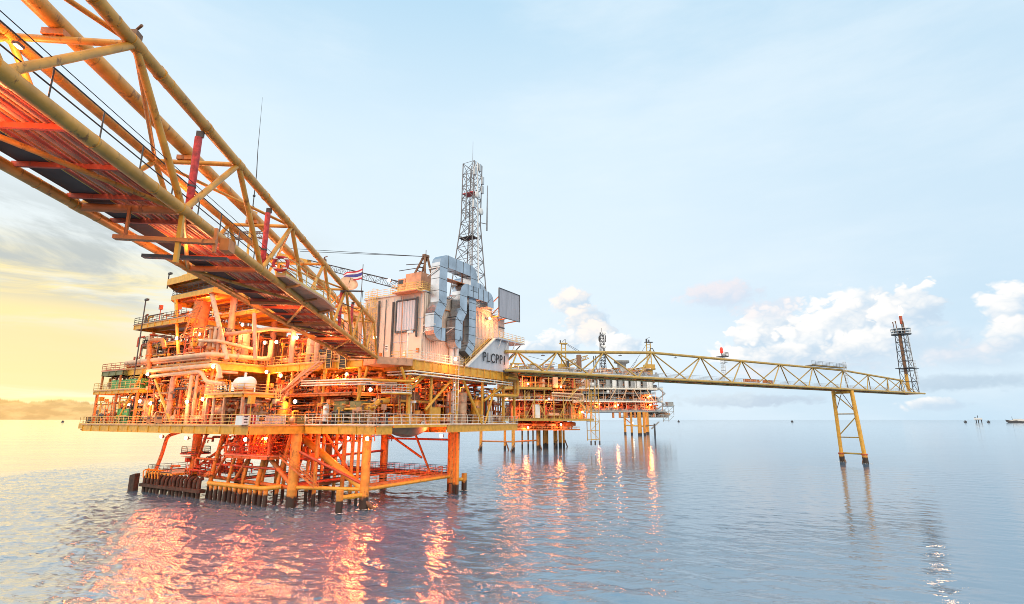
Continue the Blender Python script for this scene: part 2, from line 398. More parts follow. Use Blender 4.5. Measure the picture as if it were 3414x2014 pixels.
    n1 = ma('ADD', ma('MULTIPLY', billow(0.22, 0.30, 1.0), 0.55), ma('ADD', ma('MULTIPLY', billow(0.55, 0.75, 6.0), 0.32), ma('ADD', ma('MULTIPLY', billow(1.3, 1.7, 13.0), 0.18), ma('MULTIPLY', noise(0.12, 0.16, 3, 0.5, 17.0), 0.4))))
    n2 = noise(1.6, 2.1, 5, 0.6, 4.0); n3 = noise(0.16, 0.22, 5, 0.55, 9.0)
    def heap(x, y, rx, ry, white, shade, op, edge=0.22, k=1.1, flat=True):
        nonlocal col
        rx *= 1.4; ry *= 1.4
        a0, e0 = dirs(x, y); a1 = dirs(x + rx, y)[0] - a0; e1 = dirs(x, y - ry)[1] - e0
        u = ma('MULTIPLY', ma('SUBTRACT', az, a0), 1 / a1); v = ma('MULTIPLY', ma('SUBTRACT', el, e0), 1 / e1)
        d = ma('SQRT', ma('ADD', ma('MULTIPLY', u, u), ma('MULTIPLY', v, v)))
        d = ma('ADD', d, ma('MULTIPLY', ma('SUBTRACT', n1, 0.5), -k)); d = ma('ADD', d, ma('MULTIPLY', ma('SUBTRACT', n2, 0.5), -k * 0.22))
        m = sstep(d, 1.0, 1.0 - edge * 0.8)
        if flat: m = ma('MULTIPLY', m, sstep(v, -1.1, -0.2))
        lit = ma('ADD', ma('ADD', ma('MULTIPLY', v, 0.35), ma('MULTIPLY', u, -0.30)), ma('ADD', ma('ADD', ma('MULTIPLY', n3, 0.8), ma('MULTIPLY', n1, 0.9)), -0.42))
        c = mix(sstep(lit, 0.05, 0.75), shade, white)
        col = mix(ma('MULTIPLY', m, op), col, c)
    W, Wp, Sh, Pk = (1.0, 0.96, 0.92), (1.0, 0.90, 0.82), (0.54, 0.67, 0.80), (0.86, 0.78, 0.80)
    heap(2560, 1110, 130, 80, W, Sh, 0.95)
    heap(2790, 1110, 200, 105, W, Sh, 0.9)
    heap(2880, 1030, 150, 70, W, Sh, 0.75, 0.4)
    heap(3020, 1040, 110, 75, W, Sh, 0.9)
    heap(2700, 1180, 330, 60, (0.82, 0.87, 0.91), Sh, 0.6, 0.6, 1.0)
    heap(3010, 1160, 260, 80, (0.80, 0.86, 0.91), Sh, 0.6, 0.6, 1.0)
    heap(3370, 1030, 90, 75, W, Sh, 0.85, 0.4); heap(3400, 1120, 130, 60, W, Sh, 0.8, 0.4)
    heap(1905, 1010, 60, 42, Wp, Sh, 0.9, 0.4); heap(1955, 1065, 75, 42, Wp, Sh, 0.9, 0.4); heap(1990, 1115, 60, 40, Wp, Sh, 0.85, 0.4)
    heap(1865, 1150, 62, 40, W, Sh, 0.85, 0.3); heap(1780, 1165, 60, 26, W, Sh, 0.8, 0.3); heap(2070, 1155, 70, 34, W, Sh, 0.9, 0.3)
    heap(2400, 985, 130, 50, Pk, (0.62, 0.70, 0.82), 0.75, 0.6, 1.0, False); heap(2560, 1035, 140, 38, Pk, (0.62, 0.70, 0.82), 0.5, 0.6, 1.2, False)
    heap(2480, 1335, 210, 22, (0.62, 0.72, 0.80), (0.48, 0.58, 0.70), 0.7, 0.5, 1.0, False)
    heap(3190, 1275, 230, 30, (0.50, 0.62, 0.74), (0.42, 0.55, 0.68), 0.65, 0.6, 1.0, False)
    heap(2700, 1230, 330, 36, (0.88, 0.84, 0.86), Sh, 0.6, 0.7, 0.9); heap(3250, 1190, 200, 50, (0.88, 0.84, 0.86), Sh, 0.6, 0.7, 0.9); heap(3120, 1350, 120, 24, W, Sh, 0.7, 0.4); heap(2620, 1190, 150, 40, W, Sh, 0.7, 0.4); heap(2900, 1150, 170, 50, W, Sh, 0.75, 0.4); heap(2500, 1190, 110, 36, W, Sh, 0.8, 0.3)
    sky = N.new('ShaderNodeTexSky'); sky.sky_type = 'NISHITA'; sky.sun_disc = False; sky.sun_elevation = R(SUN_EL); sky.sun_rotation = R(SUN_AZ)
    b1 = N.new('ShaderNodeBackground'); L.new(sky.outputs['Color'], b1.inputs['Color']); b1.inputs['Strength'].default_value = 0.06
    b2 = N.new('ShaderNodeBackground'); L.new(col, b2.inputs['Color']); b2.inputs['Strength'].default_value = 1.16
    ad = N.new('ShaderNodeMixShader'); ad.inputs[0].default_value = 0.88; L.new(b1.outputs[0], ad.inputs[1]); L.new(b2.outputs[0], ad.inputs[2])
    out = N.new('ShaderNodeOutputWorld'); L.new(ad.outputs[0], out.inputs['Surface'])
world()
sun = bpy.data.lights.new('sun', 'SUN'); sun.energy = 0.5; sun.angle = R(60); sun.color = (1.0, 0.70, 0.30)
so = bpy.data.objects.new('sun', sun); COL.objects.link(so)
sd = Vector((math.sin(R(SUN_AZ)) * math.cos(R(SUN_EL + 4)), math.cos(R(SUN_AZ)) * math.cos(R(SUN_EL + 4)), math.sin(R(SUN_EL + 4))))
so.rotation_euler = (-sd).to_track_quat('-Z', 'Y').to_euler()
vs = sc.view_settings; sc.display_settings.display_device = 'sRGB'; vs.view_transform = 'Standard'; vs.look = 'None'; vs.exposure = 0.1; vs.gamma = 1
sc.cycles.use_denoising = True; sc.cycles.pixel_filter_type = 'BLACKMAN_HARRIS'; sc.cycles.filter_width = 0.9; sc.cycles.max_bounces = 6; sc.cycles.caustics_reflective = False; sc.cycles.caustics_refractive = False
sc.cycles.sample_clamp_indirect = 6
V = Vector
def corr(g, p, q, z0, z1, out, pitch=.45, d=.09):
    """corrugated cladding standing on the line p-q"""
    p, q = V((*p, 0)), V((*q, 0)); o = V((*out, 0)) * d; n = max(2, int((q - p).length / pitch)); pts = []
    for i in range(n):
        a = p.lerp(q, i / n); b = p.lerp(q, (i + 1) / n); w = b - a
        pts += [a, a + w * .35, a + w * .45 + o, a + w * .85 + o, a + w * .95]
    pts.append(q); z0 = V((0, 0, z0)); z1 = V((0, 0, z1))
    for a, b in zip(pts, pts[1:]): g.quad(a + z0, b + z0, b + z1, a + z1)
    return g
# ------------------------------------------------------------------ main platform: jacket, decks, stairs, pipework
plat = T('offshore_platform', 'large yellow and orange production platform on tubular legs with many lit decks of pipework', 'platform', PL, (8, 9, 0))
ZM, ZU = 11.25, 20.5                     # main deck and upper deck levels
V = Vector
LEGS = [(0, 0, .62), (20.3, 0.5, .6), (-4, 9.9, .7), (-0.5, 41, .75), (20.3, 16, .7), (20.3, 31, .7), (8, 41, .6)]
for x, y, r in LEGS:
    g = G().tube([(x, y, -4), (x, y, 10.1)], r, 16)
    g.lathe((x, y, 8.9), [(r + .06, 0), (r + .06, .5)], 16)
    for z in (2.3, 5.4, 7.6): g.lathe((x, y, z), [(r + .02, 0), (r + .02, .12)], 16)
    l = g.build('leg', 'jacket_paint', plat)
    if (x, y) == (20.3, 0.5):             # draught marks painted on the right-hand leg
        m = G()
        for k in range(6):
            z = 2.3 + k * 1.15; m.beam((x - r * .72, y - r * .75 - .0, z), (x - r * .45, y - r * .93, z), .02, .07)
        m.build('draught_marks', 'black', l)
def column(x, y, z0, z1, w=.55, m='yellow_paint', kind='column', r=None):
    g = G()
    if r: g.cyl((x, y, z0), (x, y, z1), r, 14)
    else: g.beam((x, y, z0), (x, y, z1), w, w)
    return g.build(kind, m, plat)
def brace(p, q, r=.32, m='orange_paint'): return G().tube([p, q], r, 12).build('brace', m, plat)
zb = 2.6
brace((0, 0, zb), (0, 15.5, 10.2), .52, 'yellow_paint')
brace((-4, 9.9, 2.9), (-4, 17, 7.4), .34)
brace((0, 0, zb), (-4, 9.9, 2.7), .26, 'yellow_paint'); brace((0, 0, zb), (20.3, .5, zb), .27, 'yellow_paint')
brace((-4, 9.9, zb), (-0.5, 41, 2.7), .3); brace((20.3, .5, zb), (20.3, 31, zb), .3); brace((-4, 9.9, 2.5), (20.3, 16, 2.5), .3)
brace((20.3, 16, 9.8), (20.3, 7, 5.4), .2); brace((20.3, 9, 10), (20.3, 5.0, 3), .2); brace((20.3, 24, 10), (20.3, 31, 3), .28)
brace((-0.5, 41, 3), (8, 41, 3), .3); brace((8, 41, 8), (20.3, 31, 3), .25)
for x, y, ex, ey in ((-0.5, 0, -2.9, -1.3), (20.3, .5, 1.6, -4.4)):      # inclined jacket stubs going under water
    brace((x, y, 1.6), (x + (2.4 if x < 1 else -2.2), y - 1.7, -1.2), .3, 'brown_steel')
for p, q, r_ in (((-4, 9.9, 7.8), (0, 0, 3.2), .2), ((-4, 9.9, 3), (1.5, 14, 9.8), .24), ((-4, 17.5, 9.8), (-3.6, 24, 3), .22), ((-3.4, 30, 3), (-3.8, 24, 9.8), .22), ((-3, 34, 9.8), (-.5, 41, 3.2), .24), ((8, 41, 9.6), (-.5, 41, 3.4), .22), ((3, 12, 9.8), (9, 12, 3), .22), ((9, 25, 3), (3, 25, 9.8), .22), ((-4, 13, 5.0), (-3.4, 30, 5.0), .18), ((-4, 9.9, 6.4), (20.3, 16, 6.4), .2), ((2, 18, 3), (20.3, 16, 3), .2), ((20.3, .5, 8.6), (20.3, 16, 8.6), .18)): brace(p, q, r_, 'primer_red' if r_ < .21 else 'orange_paint')
for k in range(9): column(0.5 + (k % 3) * 2.6, 12.5 + (k // 3) * 5.4, -3, 10, .3, 'jacket_paint', 'conductor_pipe', r=.26)
# boat bumpers on stub arms
for (x, y), (bx, by) in (((0, 0), (-4.0, .35)), ((20.3, .5), (23.0, -0.4))):
    g = G().tube([(x, y, 1.9), (bx, by, 1.95)], [.3, .3], 12); g.lathe(((x + bx) / 2, (y + by) / 2, 1.92), [(.36, -.3), (.36, .3)], 12, 0)
    b = g.build('bumper_arm', 'yellow_paint', plat)
    h = G(); h.tube([(bx, by, -3), (bx, by, 2.9)], .46, 14); h.build('fender_post', 'jacket_paint', b)

# --- decks
def deck(name, rects, z, th=1.2, m='yellow_paint', joist=3.0, under='orange_paint', lip=.12):
    """plate on a grid of I-beam girders"""
    for (x0, x1, y0, y1) in rects:
        o = G().box((x0, y0, z - .12), (x1, y1, z)).build(name, 'pipe_salmon', plat)
        g = G()
        for a, b in (((x0 + .2, y0 + .16), (x1 - .2, y0 + .16)), ((x0 + .16, y1 - .16), (x1 - .16, y1 - .16)), ((x0 + .16, y0 + .34), (x0 + .16, y1 - .34)), ((x1 - .16, y0 + .34), (x1 - .16, y1 - .34))):
            g.ibeam((*a, z - .125 - (th - .12) / 2), (*b, z - .125 - (th - .12) / 2), .3, th - .13, .05)
        k = max(1, int((x1 - x0) / joist / 1.5))
        for i in range(1, k): x = x0 + (x1 - x0) * i / k; g.beam((x, y0 + .34, z - .13 - th * .3), (x, y1 - .34, z - .13 - th * .3), .14, th * .6)
        k2 = max(1, int((y1 - y0) / joist))
        for i in range(0, k2 + 1):          # web stiffeners
            y = y0 + .3 + (y1 - y0 - .6) * i / k2; g.box((x0 + .02, y - .02, z - th + .06), (x0 + .13, y + .02, z - .18)); 
        g.build('girder', m, o)
deck('main_deck', [(-12, 34, 9.2, 57), (-3.5, -.1, -5, 9.2), (11.7, 34, -5, 9.2), (-.1, 11.7, -.6, 9.2)], ZM)
G().box((-.1, -5, ZM - .35), (11.7, -4.2, ZM)).build('main_deck', 'yellow_paint', plat)
G().box((-9, 57.0, ZM - .9), (-1, 66, ZM)).build('laydown_deck', 'yellow_paint', plat)
for k in range(9): G().tube([(-8.5, 58 + k, ZM - 1.1), (-7.9, 58.5 + k, ZM - 1.1)], .12, 6).build('underdeck_pipe', 'orange_paint', plat)
deck('upper_deck', [(-10.5, 34, 22.4, 48), (-1.6, 34, 0, 22.4)], ZU, 1.1, joist=2.6)
deck('upper_deck', [(2.2, 33, -5.8, 0)], ZU, 1.5, 'yellow_paint', 2.0)
# landing where the footbridge comes in
G().prism([(-1.6, 0), (2.2, 0), (2.2, -5.8), (-2.6, -3.6)], ZU - 1.0, ZU).build('bridge_landing', 'pipe_salmon', plat)

# --- columns and bracing between main and upper decks
for x, y in ((-1, 1.2), (-1, 8.6), (3.0, -4.6), (8, -4.6), (14.5, -4.6), (22, -4.6), (29, -4.6), (33, -4.6), (-9.6, 23.3), (-9.6, 33), (-9.6, 44), (-1, 16), (-1, 22), (12, 6), (24, 6), (12, 16), (24, 18)):
    column(x, y, ZM, ZU - 1.1, .42, 'yellow_paint', r=.24 if (int(x * 3 + y) % 2) else None)
def dbrace(p, q, w=.4, m='yellow_paint'): return G().tube([p, q], w / 2, 10).build('diagonal_brace', m, plat)
za, zc = ZM + .1, ZU - 1.2
dbrace((-1.3, 2.0, za), (-1.3, -0.6, zc)); dbrace((1.0, -4.8, zc), (3.2, -4.8, 15.2)); dbrace((3.0, -4.8, 16.2), (7.4, -4.8, zc), .42); dbrace((6.6, -4.8, 13.4), (14.3, -4.8, zc), .42)
dbrace((15.2, -4.8, zc), (21.6, -4.8, za), .5); dbrace((22.3, -4.8, 15.2), (31, -5.0, zc), .45); dbrace((22.6, -4.8, za), (25.8, -4.8, 17.5), .4); dbrace((9, 5, za), (14, 5, zc), .4)
dbrace((10.5, -2, 15.6), (13.0, -2, 12.8), .3)
dbrace((-1.8, 12, zc), (-1.8, 17, 16.2), .6, 'pipe_salmon'); dbrace((-9.8, 24, zc), (-9.8, 28, 16.5), .35); dbrace((-11, 30, za), (-11, 36.5, zc - 1), .45, 'yellow_paint'); dbrace((-11, 47, za), (-11, 41, zc), .4)
dbrace((-2.2, 15, 16), (-5.5, 15, za), .5, 'pipe_salmon'); dbrace((-6, 12.4, 15), (-9, 12.4, za), .45, 'yellow_paint')

# --- upper levels on the left block
ZT, ZH = 28.6, 33.6
deck('top_deck', [(-9.5, 10, 33, 50)], ZT, .9, joist=2.4)
deck('top_deck', [(-4, 14, 20, 33)], ZT + 1.2, .7, joist=2.2)
def flat_roof(xs, z, th, m, name='canopy_deck'):
    o = G().prism(xs, z - .1, z).build(name, m, plat); g = G(); n = len(xs)
    for i in range(n): a, b = xs[i], xs[(i + 1) % n]; g.beam((*a, z - th / 2 - .05), (*b, z - th / 2 - .05), .14, th)
    x0 = min(p[0] for p in xs); x1 = max(p[0] for p in xs); y0 = min(p[1] for p in xs); y1 = max(p[1] for p in xs)
    for k in range(1, 7):
        x = x0 + (x1 - x0) * k / 7; g.beam((x, y0 + .4, z - .28), (x, y1 - .4, z - .28), .1, .32)
    g.build('edge_beam', 'yellow_paint', o); return o
flat_roof([(-9.6, 26.5), (8, 26.5), (8, 42), (-6, 44), (-9.6, 40)], ZH + 2.2, 1.1, 'yellow_paint', 'helideck')
flat_roof([(-8.6, 27.5), (8, 27.5), (8, 42), (-5, 44), (-8.6, 40)], ZH - .6, .8, 'orange_paint', 'helideck')
for x, y in ((-4, 29), (-4, 38), (4, 29), (4, 38)): column(x, y, ZU, ZH - 1.2, .6, 'pipe_salmon', r=.55)
column(-6.5, 34.0, ZU, ZT + 3, .6, 'orange_paint', r=1.25)
dbrace((-8.4, 39, ZH - 1.2), (-9.8, 32.5, ZU + .2), .5); dbrace((-8, 29.0, ZH - 1.2), (-8.6, 21.5, ZU + .3), .75, 'pipe_cream'); dbrace((-5, 21.5, ZT), (-6, 18.5, ZU + .5), .6, 'pipe_salmon')
for x, y in ((-3, 14), (-1.2, 10.5), (2, 8)): column(x, y, ZU, ZU + 6.5, .55, 'pipe_salmon', r=.4)

# --- walkway at mid height with the insulated vessel
deck('mid_deck', [(-11.4, -6.0, 12.2, 21.5)], 15.6, .55, 'yellow_paint', 2.2)
for x, y in ((-11.1, 12.6), (-11.1, 21), (-6.3, 12.6), (-6.3, 21), (-11.1, 16.8)): column(x, y, ZM, 15.05, .32, 'pipe_salmon')
deck('mid_deck', [(-11.6, -4.0, 40, 56)], 17.0, .7, 'yellow_paint', 2.2)
deck('mid_deck', [(-11.2, -4.0, 47, 55)], 20.4, .9, 'olive_paint', 2.2)
for x, y in ((-11.2, 41), (-11.2, 48), (-11.2, 55), (-5, 48), (-5, 55)): column(x, y, ZM, 16.3, .35, 'orange_paint')
for x, y in ((-11, 48), (-11, 54.5)): column(x, y, 17, 19.5, .28, 'orange_paint')
deck('mid_deck', [(-1.5, 10, 2, 21)], 15.9, .5, 'orange_paint', 2.2)
deck('mid_deck', [(14, 32, -1, 21)], 15.7, .5, 'orange_paint', 2.2)
deck('mid_deck', [(-4, 12, 22.4, 46)], 16.0, .6, 'orange_paint', 2.4)
deck('top_deck', [(-9, -2, 36, 47)], 24.8, .6, 'yellow_paint', 2.2)
# semicircular platform
g = G(); c = V((1.2, -3.6, 15.6)); pts = [(c.x + 2.6 * math.cos(t), c.y - 2.2 * math.sin(t)) for t in [math.pi * k / 10 for k in range(11)]]
o = G().prism(pts, 15.45, 15.6).build('curved_platform', 'yellow_paint', plat)
G().rail([(x, y, 15.6) for x, y in pts], 1.15, .9, .04, (.33, .66)).build('handrail', 'rail_white', o)

# --- handrails, one per run
def rail(pts, m='rail_paint', **k): return G().rail(pts, **k).build('handrail', m, plat)
rail([(-11.9, 9.4, ZM), (-11.9, 20, ZM)], h=1.4); rail([(-11.9, 20, ZM), (-11.9, 38, ZM)]); rail([(-11.9, 38, ZM), (-11.9, 57, ZM)])
rail([(-8.9, 57, ZM), (-8.9, 65.9, ZM), (-1.1, 65.9, ZM)], m='rail_paint'); rail([(-11.9, 9.3, ZM), (-3.4, 9.3, ZM)], h=1.45)
rail([(-3.4, 9.1, ZM), (-3.4, -4.9, ZM)], h=1.5, m='rail_white', r=.045); rail([(-3.4, -4.9, ZM), (9.5, -4.9, ZM)], h=1.5, m='rail_white', r=.045); rail([(9.5, -4.9, ZM), (22, -4.9, ZM)], m='rail_white', h=1.5, r=.045); rail([(22, -4.9, ZM), (33.9, -4.9, ZM), (33.9, 3, ZM)], m='rail_white')
rail([(-10.4, 22.5, ZU), (-10.4, 47.9, ZU)]); rail([(-10.4, 22.4, ZU), (-1.7, 22.4, ZU)]); rail([(-1.5, 21.8, ZU), (-1.5, 8.0, ZU)], h=1.4, mids=(.33, .66)); rail([(-1.5, 8, ZU), (-1.5, 1, ZU)], h=1.4)
rail([(2.3, -5.7, ZU), (2.3, -1.5, ZU)], m='rail_paint'); rail([(2.3, -5.7, ZU), (14.6, -5.7, ZU)], m='rail_white')
rail([(-11.3, 21.4, 15.6), (-11.3, 12.3, 15.6), (-6.2, 12.3, 15.6)]); rail([(-11.5, 40.1, 17), (-11.5, 56, 17), (-4, 56, 17)]); rail([(-11.1, 47.1, 20.4), (-11.1, 55, 20.4), (-4, 55, 20.4)], m='primer_red')
rail([(-9.4, 33.1, ZT), (-9.4, 49.9, ZT), (0, 49.9, ZT)], m='rail_dark'); rail([(-8.9, 36.1, 24.8), (-8.9, 47, 24.8), (-3, 47, 24.8)], m='rail_dark')
rail([(-8.5, 27.6, ZH - .6), (-8.5, 40, ZH - .6), (-5, 43.8, ZH - .6)], m='rail_dark')
rail([(-3.9, 20.1, ZT + 1.2), (-3.9, 33, ZT + 1.2)], m='rail_dark')
# handrail with pipes slung under the upper deck edge
g = G()
for dz in (0, -.42): g.tube([(1.8, -1.5, ZU - 1.75 + dz), (2.0, -6.1, ZU - 1.75 + dz), (15, -6.1, ZU - 1.75 + dz), (30, -6.1, ZU - 1.85 + dz)], .11, 6)
g.build('utility_pipe', 'rail_white', plat)
for k in range(14): G().box((2.6 + 2 * k, -6.0, ZU - 2.3), (2.7 + 2 * k, -5.86, ZU - .05)).build('pipe_hanger', 'yellow_paint', plat)

# --- stairs and ladders
def stair(p, q, w=.9, m='pipe_salmon', **k): return G().stair(p, q, w, **k).build('stair', m, plat)
stair((-3.4, 14.8, 15.9), (-2.2, 8.0, ZU), 1.0); stair((-4.5, 10.6, ZM), (-3.6, 16, 15.7), .9)
stair((-9.2, 32.6, ZU + 4.4), (-9.2, 30, ZT + 1.6), 1.0, 'orange_paint'); stair((-4.6, 12.0, 6.8), (-3.6, 5.5, 3.0), .9, 'orange_paint'); stair((-4.2, 17, 7.0), (-4.2, 13.4, 10.2), .9, 'orange_paint')
g = G(); g.ladder((13.0, -5.35, ZM), (13.0, -5.35, ZU + 1.4), .6, True, (0, -1, 0), .045); g.build('caged_ladder', 'rail_white', plat)
g = G(); g.ladder((2.0, -3.9, ZM), (2.0, -3.9, ZU - 1), .5, False, (0, -1, 0)); g.build('ladder', 'rail_paint', plat)
g = G(); g.ladder((-6.3, 12.05, ZM), (-6.3, 12.05, 17), .5, True, (0, -1, 0)); g.build('caged_ladder', 'rail_paint', plat)
g = G(); g.ladder((-10.7, 27.5, ZM), (-10.7, 27.5, 19.4), .5, False, (-1, 0, 0)); g.build('ladder', 'rail_paint', plat)

# --- below the main deck: cellar walkway, conductors, landing stage
deck('cellar_deck', [(-6, 4, 13, 24)], 6.9, .5, 'orange_paint', 2.0)
rail([(-5.9, 13.1, 6.9), (-5.9, 23.9, 6.9)], m='primer_red')
for x, y in ((-5.8, 13.4), (-5.8, 18), (-5.8, 23.6), (3, 13.4)): column(x, y, 6.9, 10.1, .22, 'orange_paint')
G().box((19.2, .9, 2.85), (21.4, 31, 2.97)).build('lower_walkway', 'primer_red', plat); rail([(21.3, 1, 2.97), (21.3, 31, 2.97)], m='rail_dark', step=1.2); rail([(19.3, 1.5, 2.97), (19.3, 31, 2.97)], m='primer_red')
G().box((1, .35, 2.85), (19.4, 1.6, 2.97)).build('lower_walkway', 'orange_paint', plat); rail([(1, 1.5, 2.97), (19.2, 1.5, 2.97)], m='orange_paint', step=1.4, mids=(.33, .66)); rail([(1, .4, 2.97), (19.2, .4, 2.97)], m='orange_paint')
G().box((-3, 10.5, 2.8), (20, 12, 2.95)).build('lower_walkway', 'primer_red', plat); rail([(-2, 12, 2.95), (19, 12, 2.95)], m='rail_dark')
G().box((-3.6, 24, 2.8), (20, 26, 2.95)).build('lower_walkway', 'primer_red', plat); rail([(-3, 26, 2.95), (19, 26, 2.95)], m='rail_dark')
for k in range(9):                       # raked conductors
    y = 13.6 + k * 2.0 + (k % 3) * .35; x = -3.2 + (k % 2) * 1.6; r = (.26, .2, .34)[k % 3]
    G().tube([(x, y - 1.4, 9.9), (x - .4, y, 3.2), (x - .6, y + .5, -3)], r, 10, 1.0).build('conductor_pipe', 'jacket_paint', plat)
for x, y, r in ((2, 6.6, .3), (2, 4.9, .26), (2, 3.6, .22), (-1.5, 8.4, .28), (19, -1.2, .26), (18.2, -2.4, .3)):
    G().tube([(x, y, -3), (x, y, 10)], r, 10).build('riser_pipe', 'jacket_paint', plat)
for y in (2.5, 3.5): G().tube([(22.5, y - 1.2, 5.2), (22.5, y - 1.2, 10)], .09, 6).build('hanging_ladder_rail', 'brown_steel', plat)
# landing stage with a row of fender tubes
land = G().box((-5.4, 38.5, 2.9), (1.2, 46.5, 3.25)).build('boat_landing', 'yellow_paint', plat)
G().rail([(-5.3, 46.4, 3.25), (-5.3, 39, 3.25)], 1.1, 1.2, .035, (.33, .66)).build('handrail', 'rail_dark', land)
G().rail([(1, 46.4, 3.25), (-5.3, 46.4, 3.25)], 1.1, 1.2, .035, (.33, .66)).build('handrail', 'rail_dark', land)
for k in range(15):
    y = 46 - k * 1.15 + random.uniform(-.12, .12); G().tube([(-5.75, y, -2), (-5.75 + random.uniform(-.1, .1), y + random.uniform(-.1, .1), random.uniform(2.3, 2.8)), (-5.2, y, 3.0)], random.uniform(.24, .34), 8, .4).build('fender_tube', 'rubber', land)
g = G(); g.box((-6.3, 28.5, .9), (-5.3, 46.6, 1.4)); g.box((-5.2, 36, .4), (-4.9, 46, 2.7)); g.build('fender_frame', 'rubber', land)
G().slab([(-6.3, 48.4, -.5), (-6.3, 50.2, -.5), (-6.3, 50.2, 2.5), (-6.3, 48.4, 2.9)], .8).build('fender_panel', 'rubber', land)
G().tube([(-4.2, 12.0, 2.7), (-5.6, 14, 2.45), (-5.6, 27.5, 2.45)], .33, 12, .8).build('fender_pipe', 'yellow_paint', land)
for k in range(12): G().tube([(-5.5, 13.6 + k * 1.2, -2), (-5.5, 13.6 + k * 1.2, 2.2)], .3, 8).build('fender_tube', 'jacket_paint', land)
lp = G().lathe((-0.5, 41, 6.1), [(2.4, 0), (2.4, .16)], 18).build('leg_platform', 'primer_red', plat)
G().rail([(-.5 + 2.3 * math.cos(t * .6), 41 + 2.3 * math.sin(t * .6), 6.26) for t in range(11)], 1.1, 1.2, .035).build('handrail', 'rail_dark', lp)
G().tube([(-2.5, 43, 9.9), (-3.6, 45, 9.2), (-3.9, 45.4, 6), (-4.2, 46.2, 3.2)], .3, 10, .8).build('riser_pipe', 'orange_paint', plat)
rail([(1, 36, 2.95), (1, 28, 2.95)], m='rail_dark'); stair((-4.9, 37.5, .8), (-4.9, 34.5, 3.0), .8, 'brown_steel')

# --- large pipework seen on the faces
def pipe(pts, r=.26, m='pipe_cream', bend=.7, fl=()):
    g = G().tube(pts, r, 12, bend)
    for i in fl:
        p = V(pts[i]); q = V(pts[i + 1]); c = p.lerp(q, .5); d = (q - p).normalized()
        g.tube([c - d * .06, c + d * .06], r * 1.5, 12)
    return g.build('pipe', m, plat)
e = PL.X(497, 1237, -11.2)
pipe([PL.X(497, 1237, -11.2), PL.X(497, 1135, -11.2), PL.X(545, 1133, -11.2), PL.X(548, 1160, -11.2)], .34, 'orange_paint', 1.2, (0,))
pipe([PL.X(494, 1237, -11.3), PL.X(728, 1216, -11.3), PL.X(734, 1262, -11.3)], .33, 'pipe_cream', 1.0, (0,))
pipe([PL.X(505, 1255, -11.2), PL.X(672, 1238, -11.2), PL.X(686, 1272, -11.2), PL.X(745, 1280, -11.2)], .3, 'pipe_cream', 1.1)
pipe([(-10.9, 47, ZU + 1.0), (-10.9, 22.0, ZU + 1.0), (-2.6, 22.0, ZU + 1.1), (-2.2, 20.4, ZU + 1.1), (-2.2, 20.4, ZU + 4.0)], .36, 'pipe_cream', 1.0, (1,))
pipe([(-10.7, 46, ZU + .55), (-10.7, 23, ZU + .5)], .2, 'pipe_salmon')
for k, (x, y) in enumerate(((-11, 26), (-11, 24.5), (-11, 19.5), (-10.8, 31.5))):
    pipe([(x, y, ZM), (x, y, 18.8), (x + 3, y, 18.8)], (.3, .22, .2, .42)[k], ('pipe_cream', 'pipe_salmon', 'pipe_cream', 'pipe_salmon')[k], .7, (0,))
pipe([(-7, 30, ZU + 1), (-7, 30, ZU + 4.6), (-7.5, 23, ZU + 4.6), (-3, 20, ZU + 5.8), (2, 18, ZU + 5.8)], .33, 'pipe_salmon', 1.0)
pipe([(-9.5, 28, ZU + 3.6), (-9.5, 22.8, ZU + 3.2), (-4, 22.6, ZU + 2.6)], .26, 'pipe_cream', .5)
for k in range(3): pipe([(-9, 25.8 - k * 1.1, ZU), (-9, 25.8 - k * 1.1, ZU + 5.6)], .36 - .06 * k, ('pipe_salmon', 'pipe_cream', 'pipe_salmon')[k])
pipe([(27.5, -6.3, ZU - 1), (31.5, -6.3, ZU - 1), (31.5, -6.3, ZU - 4.2), (27, -6.1, ZU - 4.2), (26, -4, ZU - 4.2)], .3, 'yellow_paint', .8)
pipe([(-2.0, 7.6, ZU - 3.0), (-2.0, -.6, ZU - 3.0), (2.4, -5.6, ZU - 3.2), (5.2, -5.6, ZU - 1.9), (9, -5.2, ZU - 1.9)], .2, 'yellow_paint', .4)
for k in range(6): pipe([(4 + k * .2, -4.2 + k * 1.0, ZU - 1.9), (30, -4.2 + k * 1.0, ZU - 1.9)], .13 + .04 * (k % 3), ('olive_paint', 'pipe_cream', 'yellow_paint')[k % 3])
for k in range(3): pipe([(-2.4, 12, 17.0 + .35 * k), (-2.4, -1, 16.8 + .35 * k), (2, -3.2, 16.8 + .35 * k)], .1, 'rail_white', .3)
# dark barred escape openings beside the bridge landing
for px0, px1, py0, py1 in ((1086, 1107, 1166, 1226), (1130, 1156, 1168, 1230)):
    a = PL.X(px0, py1, -2.2); b = PL.X(px1, py0, -2.2)
    o = G().box((-2.2, a.y, a.z), (-2.05, b.y, b.z)).build('barred_opening', 'black', plat)
    g = G()
    for k in range(7): z = a.z + (b.z - a.z) * (k + .5) / 7; g.tube([(-2.3, a.y + .1, z), (-2.3, b.y - .1, z)], .022, 4)
    for y in (a.y, b.y): g.beam((-2.25, y, a.z - .1), (-2.25, y, b.z + .1), .07, .07)
    g.build('bar', 'rail_paint', o)

